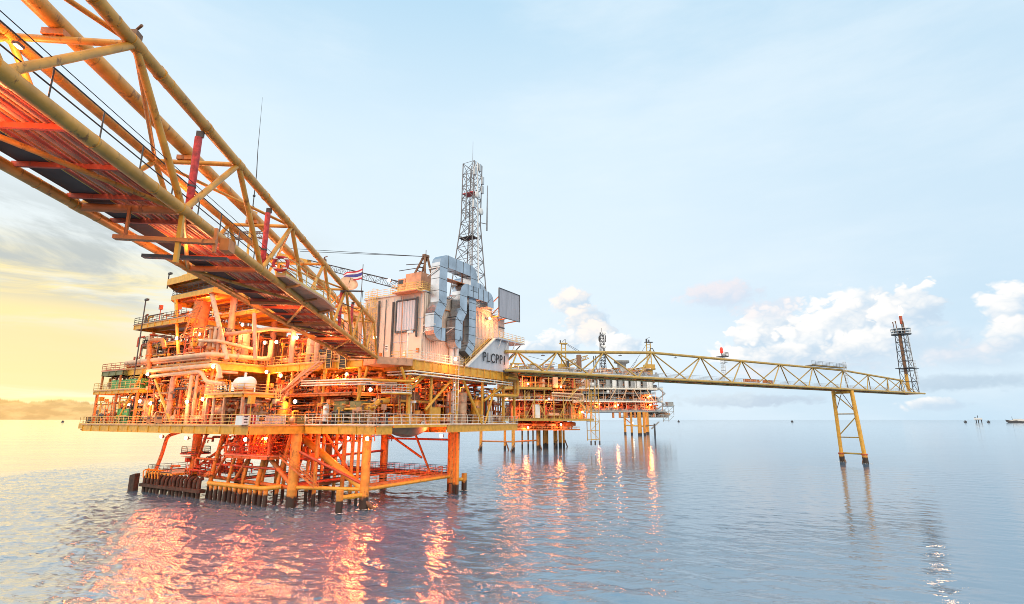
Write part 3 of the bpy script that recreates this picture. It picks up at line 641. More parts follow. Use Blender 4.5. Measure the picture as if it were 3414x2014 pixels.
# --- dense small-bore pipework, cable trays and valves inside the decks
BITS = {}
def bits_item(par, kind, g, m, size): BITS.setdefault(par.name, []).append((kind, g, m, size))
def bits_build(par, keep=100):
    """the pieces that show largest become parts of their own, the rest one mass of small pipework"""
    fr, org = INFO[par.name]; L = BITS.pop(par.name, [])
    def score(b): c = sum(b[1].v, Vector()) / len(b[1].v); return -b[3] / ((fr.w(c) - CAMP).length)
    L.sort(key=score); n = {}; rest = G(); mats = []
    for kind, g, m, size in L:
        n[kind] = n.get(kind, 0) + 1
        if n[kind] <= (keep if kind == 'small_pipe' else keep * 0.6): g.build(kind, m, par)
        else:
            if m not in mats: mats.append(m)
            o = len(rest.v); rest.v += g.v; rest.f += [[o + k for k in f] for f in g.f]; rest.sm += g.sm; rest.mi += [mats.index(m)] * len(g.f)
    if rest.v: rest.build('small_pipework', mats, par, kind='stuff')
def clutter(x0, x1, y0, y1, z0, z1, n, seed, mats=('pipe_cream', 'pipe_salmon', 'orange_paint', 'yellow_paint', 'brown_steel', 'primer_red', 'dark_steel')):
    rnd = random.Random(seed)
    for i in range(int(n * 2.2)):
        g = G(); m = rnd.choice(mats); x = rnd.uniform(x0, x1); y = rnd.uniform(y0, y1); z = rnd.uniform(z0, z1); r = rnd.choice((.05, .07, .09, .13, .18)); t = rnd.random(); kd = 'small_pipe'; sz = 1
        if t < .32: L = rnd.uniform(1.5, 6); g.tube([(x, y, z), (x, min(y1, y + L), z), (x, min(y1, y + L), max(z0, z - rnd.uniform(.5, 2.5)))], r, 6, .3); sz = L * r
        elif t < .5: L = rnd.uniform(1.5, 6); g.tube([(x, y, z), (min(x1, x + L), y, z), (min(x1, x + L), y, z0)], r, 6, .3); sz = L * r * .6
        elif t < .72: g.tube([(x, y, z0), (x, y, z)], r, 6); g.lathe((x, y, z - .1), [(r * 2.2, -.06), (r * 2.2, .06)], 8); sz = (z - z0) * r
        elif t < .84: s = rnd.uniform(.25, .7); g.box((x - s / 2, y - s / 2, z), (x + s / 2, y + s / 2, z + s * rnd.uniform(.7, 1.6))); g.beam((x, y, z0), (x, y, z), .1, .1); kd = 'junction_box'; sz = s * s
        elif t < .93: s = rnd.uniform(.2, .5); g.lathe((x, y, z), [(.02, -s), (s * .8, -s * .7), (s, 0), (s * .8, s * .7), (.02, s)], 10); g.tube([(x, y - 1.1, z), (x, y + 1.1, z)], s * .45, 6); g.tube([(x, y + 1, z), (x, y + 1, z0)], s * .4, 6); kd = 'valve'; sz = s * s
        else: L = rnd.uniform(2, 5); g.box((x, y, z), (x + .35, min(y1, y + L), z + .08)); kd = 'cable_tray'; sz = L * .2
        bits_item(plat, kd, g, m, sz)
clutter(-11, -2, 24, 47, ZM + .1, ZU - 1.3, 190, 1); clutter(-11, -4, 10, 24, ZM + .1, 15, 90, 2); clutter(-1.5, 8, 0, 22, ZM + .1, 15.3, 120, 3); clutter(-1, 8, 1, 22, 16.1, ZU - 1.3, 110, 4)
clutter(-10, 0, 23, 47, ZU + .1, ZU + 6, 200, 5); clutter(-1, 6, 7, 21, ZU + .1, ZU + 5, 120, 6); clutter(2, 33, -4, 6, ZM + .1, ZU - 2.2, 240, 7); clutter(-9, 6, 34, 48, ZT, ZT + 2.4, 60, 8)
clutter(-10, -4, 41, 55, 17.1, 20, 60, 9); clutter(-6, 3, 13, 24, 7, 10, 70, 10, ('orange_paint', 'primer_red')); clutter(-5, 18, 11, 34, 8.2, 10, 80, 11, ('orange_paint', 'primer_red', 'brown_steel')); clutter(-4, 4, 28, 42, 3, 6, 30, 12, ('orange_paint', 'primer_red'))
clutter(-11.2, -5, 41, 56, ZM + .1, 16, 60, 13); clutter(-3.2, 0, -4.5, 9, ZM, 14.5, 60, 14); clutter(-8, 8, 28, 42, ZH + 2.2, ZH + 3.6, 40, 15)
clutter(-11.5, -9, 20, 56, ZM, ZM + 1.6, 60, 16)
bits_build(plat)
# fire walls deep inside the decks
def firewall(a, b, z0, z1, m='primer_red'):
    g = G(); corr(g, a, b, z0, z1, (-1, 0) if a[0] == b[0] else (0, -1), .6, .12); g.build('fire_wall', m, plat)
firewall((13, 46), (13, 1.5), ZM, ZU - 1.1); firewall((3.5, 7.5), (33, 7.5), ZM, ZU - 1.1, 'brown_steel'); firewall((9.5, 47), (9.5, 21), ZU, ZT - .9, 'orange_paint'); firewall((4.5, 21), (4.5, 9), ZU, ZU + 4.5, 'orange_paint')
for k in range(6): G().tube([(-6.0, 46.2 - k * .95, 2.3), (-6.15, 46.2 - k * .95, 3.5), (-5.2, 46.2 - k * .95, 3.7)], .1, 6, .3).build('fender_hoop', 'yellow_paint', land)

# broken water round the piles
fo = bpy.data.objects.new('foam', bpy.data.meshes.new('foam')); COL.objects.link(fo); fo['kind'] = 'stuff'; rn = random.Random(8); fv, ff = [], []
FP = [(PL.w((x, y, 0)), r) for x, y, r in LEGS[:5]] + [(PL.w((x, y, 0)), .46) for x, y in ((-4.0, .35), (23.0, -.4))] + [(Vector(p), .72) for p in ((95.99, 160.21, 0), (99.77, 154.81, 0))]
for c, r_ in FP:
    for k in range(26):
        a = rn.uniform(0, 6.28); d = r_ + abs(rn.gauss(0, .35)); s_ = rn.uniform(.05, .2); q = c + Vector((math.cos(a) * d, math.sin(a) * d, .06 + rn.uniform(0, .05))); n0 = len(fv)
        for j in range(6): t = j * 1.047; e = s_ * rn.uniform(.5, 1.2); fv.append((q.x + e * math.cos(t) * 1.6, q.y + e * math.sin(t), q.z))
        fv.append((q.x, q.y, q.z + .03))
        for j in range(6): ff.append((n0 + j, n0 + (j + 1) % 6, n0 + 6))
fo.data.from_pydata(fv, [], ff); fo.data.materials.append(MATS['white_paint'])
# ------------------------------------------------------------------ near footbridge overhead
br = T('footbridge', 'yellow tubular box-truss footbridge running overhead from the upper left to the platform', 'bridge', NB, (-13, 30, 20.3))
sR, sL, hB, hT = -11.3, -15.25, H + 8.3, H + 12.55
T0, T1, PN = -18.4, 74.6, 8.8
def chord(x, z, r, t1=T1):
    g = G().tube([(x, T0 - 4, z), (x, t1, z)], r, 16)
    for k in range(28):                    # weld bands, doubler sleeves at the joints
        y = T0 + 4.4 * k * .75 + 1.3
        if y < t1 - .4: g.tube([(x, y - .03, z), (x, y + .03, z)], r + .012, 16)
    y = (17 - 8.8 * 4) + (0 if z > hB + 1 else 4.4)
    while y < t1 - .4: g.tube([(x, y - .32, z), (x, y + .32, z)], r + .022, 16); y += 8.8
    return g.build('chord', 'bridge_paint', br)
chord(sR, hT, .23, 70.2); chord(sR, hB, .23); chord(sL, hT, .2, 70.2); chord(sL, hB, .2)
tops = [17 + PN * k for k in range(-4, 7)]; bots = [t + 4.4 for t in tops]
for s in (sR, sL):
    r = .135 if s == sR else .12
    for i, t in enumerate(tops):
        for tb in (t - 4.4, t + 4.4):
            if T0 - 4 < tb < T1 - .2: G().tube([(s, t, hT), (s, tb, hB)], r, 10).build('diagonal', 'bridge_paint', br)
    G().tube([(s, 70, hT), (s, 74.3, hB)], r, 10).build('diagonal', 'bridge_paint', br)
for i, t in enumerate(tops):
    G().tube([(sL, t, hT), (sR, t, hT)], .12, 10).build('cross_member', 'bridge_paint', br)
    if i < len(tops) - 1: G().tube([(sL, t + (0 if i % 2 else PN), hT), (sR, t + (PN if i % 2 else 0), hT)], .09, 8).build('wind_brace', 'bridge_paint', br)
for i, t in enumerate(bots):
    if t < T1:
        G().tube([(sL, t, hB - .02), (sR, t, hB - .02)], .17, 10).build('cross_member', 'orange_paint', br)
        if i < len(bots) - 1 and bots[i + 1] < T1: G().tube([(sL, t + (0 if i % 2 else PN), hB - .05), (sR, t + (PN if i % 2 else 0), hB - .05)], .1, 8).build('wind_brace', 'bridge_paint', br)
# thick pipeline carried on posts over the top chords
pl = G().tube([(-13.85, T0 - 4, hT + .62), (-13.85, 68, hT + .62), (-13.85, 71.5, hT + .3), (-13.85, 72.5, hB + .6)], .3, 16, 1.5).build('pipeline', 'bridge_paint', br)
for t in tops: G().beam((-13.85, t, hT), (-13.85, t, hT + .4), .2, .2).box((-14.2, t - .18, hT + .1), (-13.5, t + .18, hT + .32)).build('pipe_support', 'orange_paint', br)
# walkway floor: solid plate on the left, pipes and grating on the right
G().box((-15.0, T0, hB + .22), (-13.95, T1 - .3, hB + .28)).build('floor_plate', 'grating', br)
for k in range(12): G().tube([(-13.85 + k * .2, T0, hB + .27), (-13.85 + k * .2, T1 - 1, hB + .27)], (.07, .05, .085)[k % 3], 8).build('bridge_pipe', ('primer_red', 'orange_paint', 'pipe_salmon')[k % 3], br)
for k in range(36): y = T0 + k * 2.6; G().beam((sL + .1, y, hB + .12), (sR - .1, y, hB + .12), .12, .18).build('floor_joist', 'primer_red', br)
for x in (-13.94, sR - .3): G().box((x, T0, hB + .2), (x + .05, T1 - .5, hB + .45)).build('toe_plate', 'yellow_paint', br)
g = G().rail([(sR - .32, T0, hB + .3), (sR - .32, T1 - 1, hB + .3)], 1.15, 2.2, .03, (.5,), False); g.build('handrail', 'rail_dark', br)
g = G().rail([(sL + .3, T0, hB + .3), (sL + .3, T1 - 1, hB + .3)], 1.15, 2.2, .03, (.5,), False); g.build('handrail', 'rail_paint', br)
G().tube([(sR - .02, T0, hT + .27), (sR - .02, 70, hT + .27)], .035, 6).build('conduit', 'seam_dark', br); G().box((sL + .28, T0, hB + 1.9), (sL + .55, 72, hB + 2.0)).build('cable_tray', 'galvanised', br)
for k in range(24): t = T0 + 3.7 * k; G().tube([(sR, t - .05, hT), (sR, t + .05, hT)], .262, 12).box((sR - .07, t - .06, hT + .22), (sR + .05, t + .06, hT + .33)).build('conduit_clamp', 'bridge_paint', br)
G().tube([(sR + .02, T0, hT - 2.9), (sR + .02, 46, hT - 2.8)], .018, 4).build('cable', 'black', br)
G().beam((sR, 21.4, hB), (sR, 21.4, hB - 2.2), .16, .16).build('hanger_post', 'yellow_paint', br)
tr_ = G().beam((-13.6, 21.2, hB - 1.3), (-9.9, 21.5, hB - 1.3), .3, .16).build('inspection_trolley', 'orange_paint', br)
G().beam((-13.6, 23.2, hB - 1.45), (-10.2, 23.4, hB - 1.45), .3, .14).build('trolley_beam', 'dark_steel', tr_); G().beam((-9.95, 21.5, hB - 1.7), (-9.95, 21.5, hB - .7), .12, .12).build('trolley_hook', 'orange_paint', tr_)
G().beam((-13.2, 21.2, hB - 1.2), (-13.2, 21.2, hB), .1, .1).build('trolley_hanger', 'orange_paint', tr_)
G().box((-11.0, 24.2, hB - .75), (-10.6, 24.9, hB - .2)).build('junction_box', 'orange_paint', br)
for t in (17.0, 43.4): 
    g = G().box((sR - .2, t - .25, hT + .2), (sR + .15, t + .1, hT + .42)); g.tube([(sR - .02, t, hT + .2), (sR - .02, t, hT + .6), (sR + .25, t - .2, hT + .62)], .05, 6); g.build('junction_box', 'brown_steel', br)
# small side platform with a lifebuoy on its rail
sp = G().prism([(-11.2, 32.2), (-10.6, 32.2), (-9.8, 38.3), (-9.8, 42), (-11.2, 44)], hB + .14, hB + .26).build('side_platform', 'pipe_salmon', br)
g = G().rail([(-11.15, 32.25, hB + .26), (-10.62, 32.25, hB + .26), (-9.85, 38.3, hB + .26), (-9.85, 42, hB + .26), (-11.15, 43.9, hB + .26)], 1.15, 1.5, .035); g.build('handrail', 'rail_paint', sp)
g = G()
for y in (34, 38, 42): g.beam((-11.2, y, hB - .1), (-10.2, y, hB + .1), .12, .14)
g.build('bracket', 'orange_paint', sp)
lb = T('lifebuoy', 'red ring lifebuoy hung on the railing of the footbridge side platform', 'lifebuoy', NB, (-10.9, 32.1, hB + .9))
def ring(c, Rr, r, m, parent, name, ax=1):
    g = G(); c = V(c); pts = []
    for k in range(25):
        t = 2 * math.pi * k / 24; pts.append(c + (V((Rr * math.cos(t), 0, Rr * math.sin(t))) if ax == 1 else V((0, Rr * math.cos(t), Rr * math.sin(t)))))
    g.tube(pts, r, 10, cap=False); return g.build(name, m, parent)
ring((-10.9, 32.05, hB + .92), .42, .1, 'red_paint', lb, 'ring', 1)
g = G()
for k in range(4): t = R(45 + 90 * k); c = V((-10.9 + .42 * math.cos(t), 32.05, hB + .92 + .42 * math.sin(t))); g.box(c - V((.11, .11, .04)), c + V((.11, .11, .04)))
g.build('reflective_band', 'white_paint', lb)
g = G().tube([(-10.9, 32.05, hB + 1.32), (-10.9, 32.25, hB + 1.4)], .03, 6); g.build('hook', 'dark_steel', lb)
# red weathered tubes standing between bottom and top chords
RL = ['largest red hanging tube, nearest along the footbridge, its lower end rounded', 'red and white flaked tube on the footbridge, second nearest along it', 'pinkish red tube on the footbridge beside the black bracket', 'small red tube on the footbridge, farthest along near the platform']
for k, t in enumerate((22.3, 31.0, 51.5, 57.0)):
    x = sR - .26; r = T('red_tube', RL[k], 'tube', NB, (x, t, hB + .25), 'red tubes on the footbridge truss')
    z0 = hB + .34
    G().tube([(x, t, z0), (x, t, z0 + .1), (x, t, hT - .5)], [.07, .15, .15], 14).build('tube', 'red_faded', r)
    G().box((x - .1, t - .06, hT - .5), (x + .2, t + .06, hT - .2)).build('clamp', 'dark_steel', r); G().lathe((x, t, hB + 1.4), [(.17, 0), (.17, .08)], 14).build('clamp', 'dark_steel', r)
g = G().tube([(sR, 51.2, hT - .4), (-9.4, 50.8, hT - .5), (-9.5, 51, hT - 2.4), (sR, 51.2, hT - 1.6)], .05, 6); g.slab([(sR, 50.6, hT - .5), (-9.3, 50.4, hT - .55), (-9.4, 51.4, hT - .35), (sR, 51.6, hT - .35)], .06)
g.build('cable_bracket', 'dark_steel', br)

# ------------------------------------------------------------------ flare bridge on the right
fb = T('flare_bridge', 'long yellow triangular-truss bridge reaching from the platform to the flare on the right', 'bridge', FB, (0, 0, 20.5))
zB = 20.55
tn = []                                   # panel points on the top chord
for px in (1725, 1861, 2020, 2186, 2351, 2490, 2620, 2731, 2832, 2915, 2979, 3023):
    c = (px - CX) / 1807.0; d = FB.I @ V((c, 1, 0)); cc = FB.l(CAMP); k = -cc.y / d.y; tn.append((cc + d * k).x)
zt = lambda t: 24.3 + (26.5 - 24.3) * min(1, t / 36) if t < 36 else (26.5 if t < 113 else 26.4 - (t - 113) / 47 * 2.0)
G().tube([(-1.5, 0, 24.2), (tn[3], 0, 26.5), (tn[8], 0, 26.4), (tn[11] + 1.5, 0, zt(tn[11]))], .3, 14).build('chord', 'flare_yellow', fb)
HW = 2.6; TE = tn[11] + 9.6
for s in (-HW, HW): G().tube([(-3, s, zB), (TE, s, zB)], .28, 14).build('chord', 'flare_yellow', fb)
bn = [(a + b) / 2 for a, b in zip(tn, tn[1:])] + [tn[-1] + 3.5]
for i, t in enumerate(tn):
    for s in (-HW, HW):
        for tb in ([bn[i - 1]] if i else [-2.0]) + [bn[i]]: G().tube([(t, 0, zt(t)), (tb, s, zB)], .15 if i < 9 else .13, 8).build('diagonal', 'flare_yellow', fb)
for t in bn: G().tube([(t, -HW, zB), (t, HW, zB)], .14, 8).build('cross_member', 'flare_yellow', fb)
G().box((-2, -1.0, zB + .15), (TE - 1, 1.6, zB + .22)).build('walkway', 'brown_steel', fb)
for k in range(60): G().box((k * 2.75, -HW, zB - .16), (k * 2.75 + .2, HW, zB + .1)).build('floor_joist', 'orange_paint', fb)
for s in (-1.0, 1.6): G().rail([(0, s, zB + .22), (TE - 1, s, zB + .22)], 1.15, 2.4, .035, (.5,), False).build('handrail', 'galvanised', fb)
for k, s in enumerate((-2.0, -1.5, 2.1)): G().tube([(-2, s, zB + .3), (tn[11], s, zB + .3)], (.2, .14, .16)[k], 8).build('flare_line', ('galvanised', 'pipe_salmon', 'flare_yellow')[k], fb)
for t in (7, 27, 44, 62, 84): 
    g = G().box((t - .25, -.3, zt(t) - .75), (t + .25, .3, zt(t) - .62)); g.tube([(t, 0, zt(t) - .62), (t, 0, zt(t) - .3)], .04, 6); g.build('light_fitting', 'seam_dark', fb)
t = tn[3]; G().tube([(t - .8, 0, zt(t) + .2), (t - .3, 0, zt(t) + .95), (t + .3, 0, zt(t) + .95), (t + .8, 0, zt(t) + .2)], .09, 6).build('lifting_frame', 'dark_steel', fb)
op = G().box((tn[7] - 2, -1, zt(tn[7]) + .5), (tn[8] + .4, 1, zt(tn[7]) + .6)).build('lookout_platform', 'flare_yellow', fb)
G().rail([(tn[7] - 2, -1, zt(tn[7]) + .6), (tn[8] + .4, -1, zt(tn[7]) + .6), (tn[8] + .4, 1, zt(tn[7]) + .6)], 1.1, 1.8, .035).build('handrail', 'rail_dark', op)
g = G().ladder((tn[8] - 1.2, -1.0, zB), (tn[8] - 1.2, -1.0, zt(tn[7]) + 2.2), .6, True, (0, -1, 0), .04); g.build('caged_ladder', 'galvanised', op)
# support tower in the water
G0 = FB.l((95.99, 160.21, 0)); G1 = FB.l((99.77, 154.81, 0)); TT = (G0.x + G1.x) / 2
st = T('bridge_support', 'pair of tall yellow braced legs standing in the sea under the flare bridge', 'support tower', FB, (TT, 0, 0))
tp = [V((TT, HW, zB - .3)), V((TT, -HW, zB - .3))]; bt = [V((TT, G0.y, -4)), V((TT, G1.y, -4))]
at = lambda i, z: bt[i].lerp(tp[i], (z + 4) / (zB + 3.7))
for i in (0, 1):
    G().tube([bt[i], at(i, 2.6)], .72, 14).build('leg_sleeve', 'jacket_paint', st); G().tube([at(i, 2.6), tp[i]], .55 if i else .5, 14).build('leg', 'yellow_paint', st)
    G().tube([at(i, 2.2), at(i, -3) + V((0, -2.0 if i == 0 else 2.0, 0))], .28, 8).build('brace', 'brown_steel', st)
for a, za_, b, zb_ in ((0, 19.8, 1, 14.2), (1, 13.0, 0, 7.4), (0, 13.6, 1, 13.6), (0, 7.0, 1, 7.0), (0, 14.0, 1, 19.0)):
    if (za_, zb_) == (14.0, 19.0): G().tube([at(0, 14), (TT, .2, 19.8)], .1, 8).build('brace', 'brown_steel', st); G().tube([at(1, 14), (TT, .2, 19.8)], .1, 8).build('brace', 'brown_steel', st)
    else: G().tube([at(a, za_), at(b, zb_)], .16, 8).build('brace', 'flare_yellow', st)
G().tube([at(0, 2.5), at(1, 2.5)], .24, 10).build('cross_member', 'flare_yellow', st); G().beam((TT, HW, zB - .75), (TT, -HW, zB - .75), .7, .7).build('cap_beam', 'yellow_paint', st)
g = G()
for i in (0, 1): g.lathe(at(i, 2.4), [(.85, -.2), (.85, .2)], 14)
g.build('leg_collar', 'primer_red', st)
# flare tower
ft = T('flare_tower', 'tall lattice flare tower with burning gas flame at the far end of the flare bridge', 'flare tower', FB, (TE - 3.2, 0, zB))
x0, x1 = TE - 5.8, TE - 1.6; xm = (x0 + x1) / 2; ztop = 40.6
legs = []
for sx, sy in ((0, -1), (0, 1), (1, -1), (1, 1)):
    b = V((x0 if sx == 0 else x1, sy * 1.7, zB)); t = V((xm - 1.6 if sx == 0 else xm + 1.4, sy * 1.3, ztop)); legs.append((b, t)); G().tube([b, t], .13, 8).build('leg', 'dark_steel', ft)
L4 = [0, 2, 3, 1]; g = G()
zs = [0, .2, .38, .55, .72, .87, 1]
for k in range(4):
    a, b = legs[L4[k]], legs[L4[(k + 1) % 4]]
    for i in range(6):
        f0, f1 = zs[i], zs[i + 1]
        if i: g.tube([a[0].lerp(a[1], f0), b[0].lerp(b[1], f0)], .08, 6)
        p, q = (a, b) if i % 2 else (b, a); g.tube([p[0].lerp(p[1], f0), q[0].lerp(q[1], f1)], .07, 6)
g.build('bracing', 'dark_steel', ft)
G().tube([(xm - 1.2, 0, zB), (xm - 1.2, 0, zB + 6.5)], .5, 12).build('flare_pipe', 'yellow_paint', ft); G().tube([(xm - 1.2, 0, zB + 6.5), (xm - 1.3, 0, ztop + .5)], .46, 12).build('flare_pipe', 'brown_steel', ft)
G().tube([(xm + .3, .4, zB), (xm + .3, .4, ztop + 1)], .34, 10).build('flare_pipe', 'dark_steel', ft)
G().ladder((xm + 1.6, -1.6, zB + 1), (xm + 1.4, -1.6, zB + 11), .5, True, (0, -1, 0), .04).build('caged_ladder', 'galvanised', ft); G().ladder((xm + .2, -1.4, zB + 9), (xm + .2, -1.4, ztop), .5, True, (0, -1, 0), .04).build('caged_ladder', 'galvanised', ft)
G().box((xm - 2.6, -2.4, zB + 8.4), (xm + 3.2, 2.4, zB + 8.6)).build('rest_platform', 'dark_steel', ft)
tpf = G().lathe((xm, 0, ztop), [(2.9, 0), (2.9, .3)], 16).build('top_platform', 'dark_steel', ft)
g = G()
for z in (1.1, 2.0): g.lathe((xm, 0, ztop + z), [(2.85, 0), (2.85, .12)], 16)
for k in range(14): t = 2 * math.pi * k / 14; g.tube([(xm + 2.8 * math.cos(t), 2.8 * math.sin(t), ztop), (xm + 2.9 * math.cos(t), 2.9 * math.sin(t), ztop + 2.1)], .06, 4)
g.build('heat_shield', 'galvanised', tpf)
for k, (dx, dy) in enumerate(((-2.6, 0), (-1.9, -1.8), (-.9, 1.5), (.6, -1.0))): G().tube([(xm + dx, dy, ztop + .3), (xm + dx - .15, dy, ztop + 3.6), (xm + dx - .4, dy, ztop + 4.6)], [.12, .12, .2], 8).build('burner_tip', 'brown_steel', ft)
bp = G().tube([(xm + 1.6, 0, ztop + .3), (xm + 1.6, 0, ztop + 5.2)], .2, 10).build('flare_tip', 'dark_steel', ft); G().tube([(xm + 1.6, 0, ztop + 4.0), (xm + 1.6, 0, ztop + 6.9)], .46, 12).build('flare_tip', 'primer_red', ft)
g = G(); rnd = random.Random(3)
for k in range(34):                      # ragged, wind-blown tongues
    t = k / 33; dz = 3.4 * t; sp = .18 + .75 * math.sin(min(1, t * 1.25) * math.pi * .8); dx = .15 + .7 * t + rnd.uniform(-sp, sp); rr = rnd.uniform(.16, .46) * (1.15 - .6 * t)
    pr = [(.01, -rr)] + [(rr * math.cos(a) * rnd.uniform(.6, 1.2), rr * math.sin(a)) for a in (-1, -.4, .2, .7)] + [(.02, rr * rnd.uniform(1.6, 2.8))]
    g.lathe((xm + 1.6 + dx, rnd.uniform(-.3, .3), ztop + 6.9 + dz), pr, 7)
g.build('flame', 'flame_glow', ft)
light('flare_light', FB.w((xm + 2, 0, ztop + 9.5)), 1800, (1, .6, .3), 1.0)
# small things on the flare bridge
c = (2438 - CX) / 1807.0; d = FB.I @ V((c, 1, 0)); cc = FB.l(CAMP); tb = (cc + d * (-cc.y / d.y)).x
bm = T('beacon_mast', 'slim caged mast with a red beacon rising through the middle of the flare bridge', 'beacon', FB, (tb, 0.8, zB + .22))
G().ladder((tb, 1.2, zB + .22), (tb, 1.2, 27.3), .9, True, (0, -1, 0), .05).build('mast', 'galvanised', bm)
mp = G().box((tb - 1, .2, 27.2), (tb + 1.4, 2, 27.35)).build('platform', 'dark_steel', bm); G().rail([(tb - 1, .2, 27.35), (tb + 1.4, .2, 27.35), (tb + 1.4, 2, 27.35)], 1.0, 1, .04).build('handrail', 'rail_dark', mp)
G().tube([(tb - .1, 1, 27.3), (tb - .1, 1, 28.2)], .12, 8).build('lamp_post', 'dark_steel', bm); G().lathe((tb - .1, 1, 28.1), [(.2, 0), (.36, .2), (.33, .8), (.4, 1.05), (.26, 1.45), (.04, 1.55)], 12).build('beacon', 'beacon_red', bm)
for k, (a, b, lab) in enumerate(((tb + 6.2, tb + 11.4, 'long orange rust-red box on the flare bridge walkway right of the beacon mast'), (tb + 14.2, tb + 17.0, 'short orange rust-red box on the flare bridge walkway, the farther of two'))):
    o = T('equipment_box', lab, 'box', FB, (a, -.6, zB + .22), 'orange boxes on the flare bridge')
    G().box((a, -.9, zB + .35), (b, .1, zB + 1.35)).build('box_body', 'orange_paint', o); g = G()
    for x in (a + .2, (a + b) / 2, b - .2): g.box((x - .06, -.95, zB + .22), (x + .06, .15, zB + 1.4))
    g.build('frame_rib', 'primer_red', o)
# ------------------------------------------------------------------ utility module with the name board
mod = T('utility_module', 'tall cream clad equipment building on the upper deck behind the silver ducts', 'building', PL, (6.6, -3.8, ZU))
X0, Y0, ZR = 6.6, -3.8, 31.6
w = G().box((X0 + .1, Y0 + .1, ZU), (26, 9, ZR)).build('wall', 'cream_wall', mod)
corr(G(), (X0 + .1, Y0), (29, Y0), ZU + .02, ZU + 5.6, (0, -1)).build('cladding', 'cream_wall', w)
corr(G(), (X0 + .1, Y0), (20, Y0), ZU + 5.75, ZR - .1, (0, -1)).build('cladding', 'cream_wall', w)
G().box((X0 + .05, Y0 - .12, ZU + 5.6), (26, Y0 - .01, ZU + 5.75)).build('band', 'grey_wall', w)
for a, b, z0, z1 in ((-3.6, -1.0, ZU + .2, ZU + 4.6), (2.6, 5.2, ZU + .2, ZU + 9.5), (5.6, 8.6, ZU + .2, ZU + 9.8)):
    G().box((X0 - .06, a, z0), (X0 + .09, b, z1)).build('panel', 'cream_wall', w)
corr(G(), (X0 - .12, 1.6), (X0 - .12, -2.2), ZU + 5.2, ZR - 1.2, (-1, 0), .5, .12).build('louvre_panel', 'grey_wall', w)
g = G()
for a in (1.75, -2.35): g.box((X0 - .25, a - .08, ZU + 5.0), (X0 + .05, a + .08, ZR - 1.0))
for a in (ZU + 5.0, ZR - 1.0): g.box((X0 - .24, -2.26, a - .1), (X0 + .05, 1.66, a + .1))
g.build('louvre_frame', 'seam_dark', w)
for y, z0, z1 in ((5.4, ZU + 1.5, ZR - .6), (2.3, ZU + .3, ZR - 1.1), (-2.7, ZU + 4.0, ZR - .8)):
    G().tube([(X0 - .3, y, z1), (X0 - .3, y, z0 + .5), (X0 - .6, y - .3, z0)], .17, 8, .4).build('drain_pipe', 'dark_steel', mod)
rf = G().box((X0 - .15, Y0 - .15, ZR), (26, 9.2, ZR + .2)).build('roof', 'grey_wall', mod)
G().rail([(X0 - .1, 9, ZR + .2), (X0 - .1, Y0 - .1, ZR + .2), (9, Y0 - .1, ZR + .2)], 1.1, 1.4, .035).build('handrail', 'rail_paint', rf)
dk = G().box((X0 - 1.8, -3.6, ZR - .1), (X0 - .16, 1.4, ZR + .02)).build('roof_walkway', 'pipe_salmon', rf); G().rail([(X0 - .2, 1.4, ZR), (X0 - 1.7, 1.4, ZR), (X0 - 1.7, -3.5, ZR), (X0 - .2, -3.5, ZR)], 1.2, 1.1, .04).build('handrail', 'rail_paint', dk)
G().ladder((X0 - .35, 6.2, ZU), (X0 - .35, 6.2, ZR + 1.4), .6, True, (-1, 0, 0), .045).build('caged_ladder', 'rail_paint', mod); G().ladder((X0 - .35, 7.2, ZU), (X0 - .35, 7.2, ZR + 1.2), .5, True, (-1, 0, 0), .035).build('caged_ladder', 'rail_paint', mod)
for k in range(9): y = -3.2 + k * 1.4; G().box((X0 + .03, y, ZU + .1), (X0 + .099, y + .06, ZR - .3)).build('panel_joint', 'grey_wall', w)
for z in (ZU + 3.4, ZU + 6.9): G().box((X0 + .0, -3.7, z), (X0 + .099, 8.9, z + .14)).build('panel_joint', 'grey_wall', w)
for k, (y, z, s_) in enumerate(((6.8, ZU + 1.2, .5), (4.6, ZU + 1.4, .35), (-.4, ZU + 1.1, .45), (-3.0, ZU + 1.6, .4), (7.8, ZU + 5, .4))): G().box((X0 - .35, y - s_ / 2, z), (X0 - .07, y + s_ / 2, z + s_ * 1.5)).build('wall_box', ('white_paint', 'orange_paint')[k % 2], mod)
for k, y in enumerate((8.3, 4.0, .4)): G().tube([(X0 - .2, y, ZR - .5), (X0 - .2, y, ZU + .3)], .07, 6).build('conduit', ('rail_paint', 'seam_dark', 'pipe_salmon')[k], mod)
n = G().box((X0 - .08, 3.2, ZU + 2.1), (X0 - .07, 3.9, ZU + 3.2)).build('notice', 'white_paint', mod); g = G()
for k in range(3): g.box((X0 - .085, 3.3, ZU + 2.3 + k * .27), (X0 - .079, 3.8, ZU + 2.42 + k * .27))
g.build('notice_lines', 'black', n)
# stepped right-hand wing: stair wall with the name, gallery and upper cladding
ys = -5.8
sw = G().slab([(15.45, ys, ZU - .05), (29, ys, ZU - .05), (29, ys, 26.1), (23.9, ys, 26.1)], -.16).build('name_board', 'grey_wall', mod)
if sw.data.polygons[0].normal.y > 0: pass
g = G(); g.beam((15.3, ys - .12, ZU), (23.8, ys - .12, 26.2), .5, .22); g.build('board_edge', 'white_paint', sw)
mw = Matrix.Translation(V((19.9, ys - .3, ZU + 1.3)) - V((6.6, -3.8, ZU))) @ Matrix.Rotation(R(90), 4, 'X') @ Matrix.Diagonal((.84, 1, 1, 1))
text_mesh('PLCPP1', 2.35, .03, 'black', mod, 'lettering', mw, .012).parent = mod
G().box((23.9, -6.7, 26.15), (31.2, Y0, 26.4)).build('gallery_deck', 'grey_wall', mod); G().box((31.2, -6.7, 26.15), (33.6, Y0 + 2, 26.4)).build('gallery_deck', 'grey_wall', mod)
g = G()
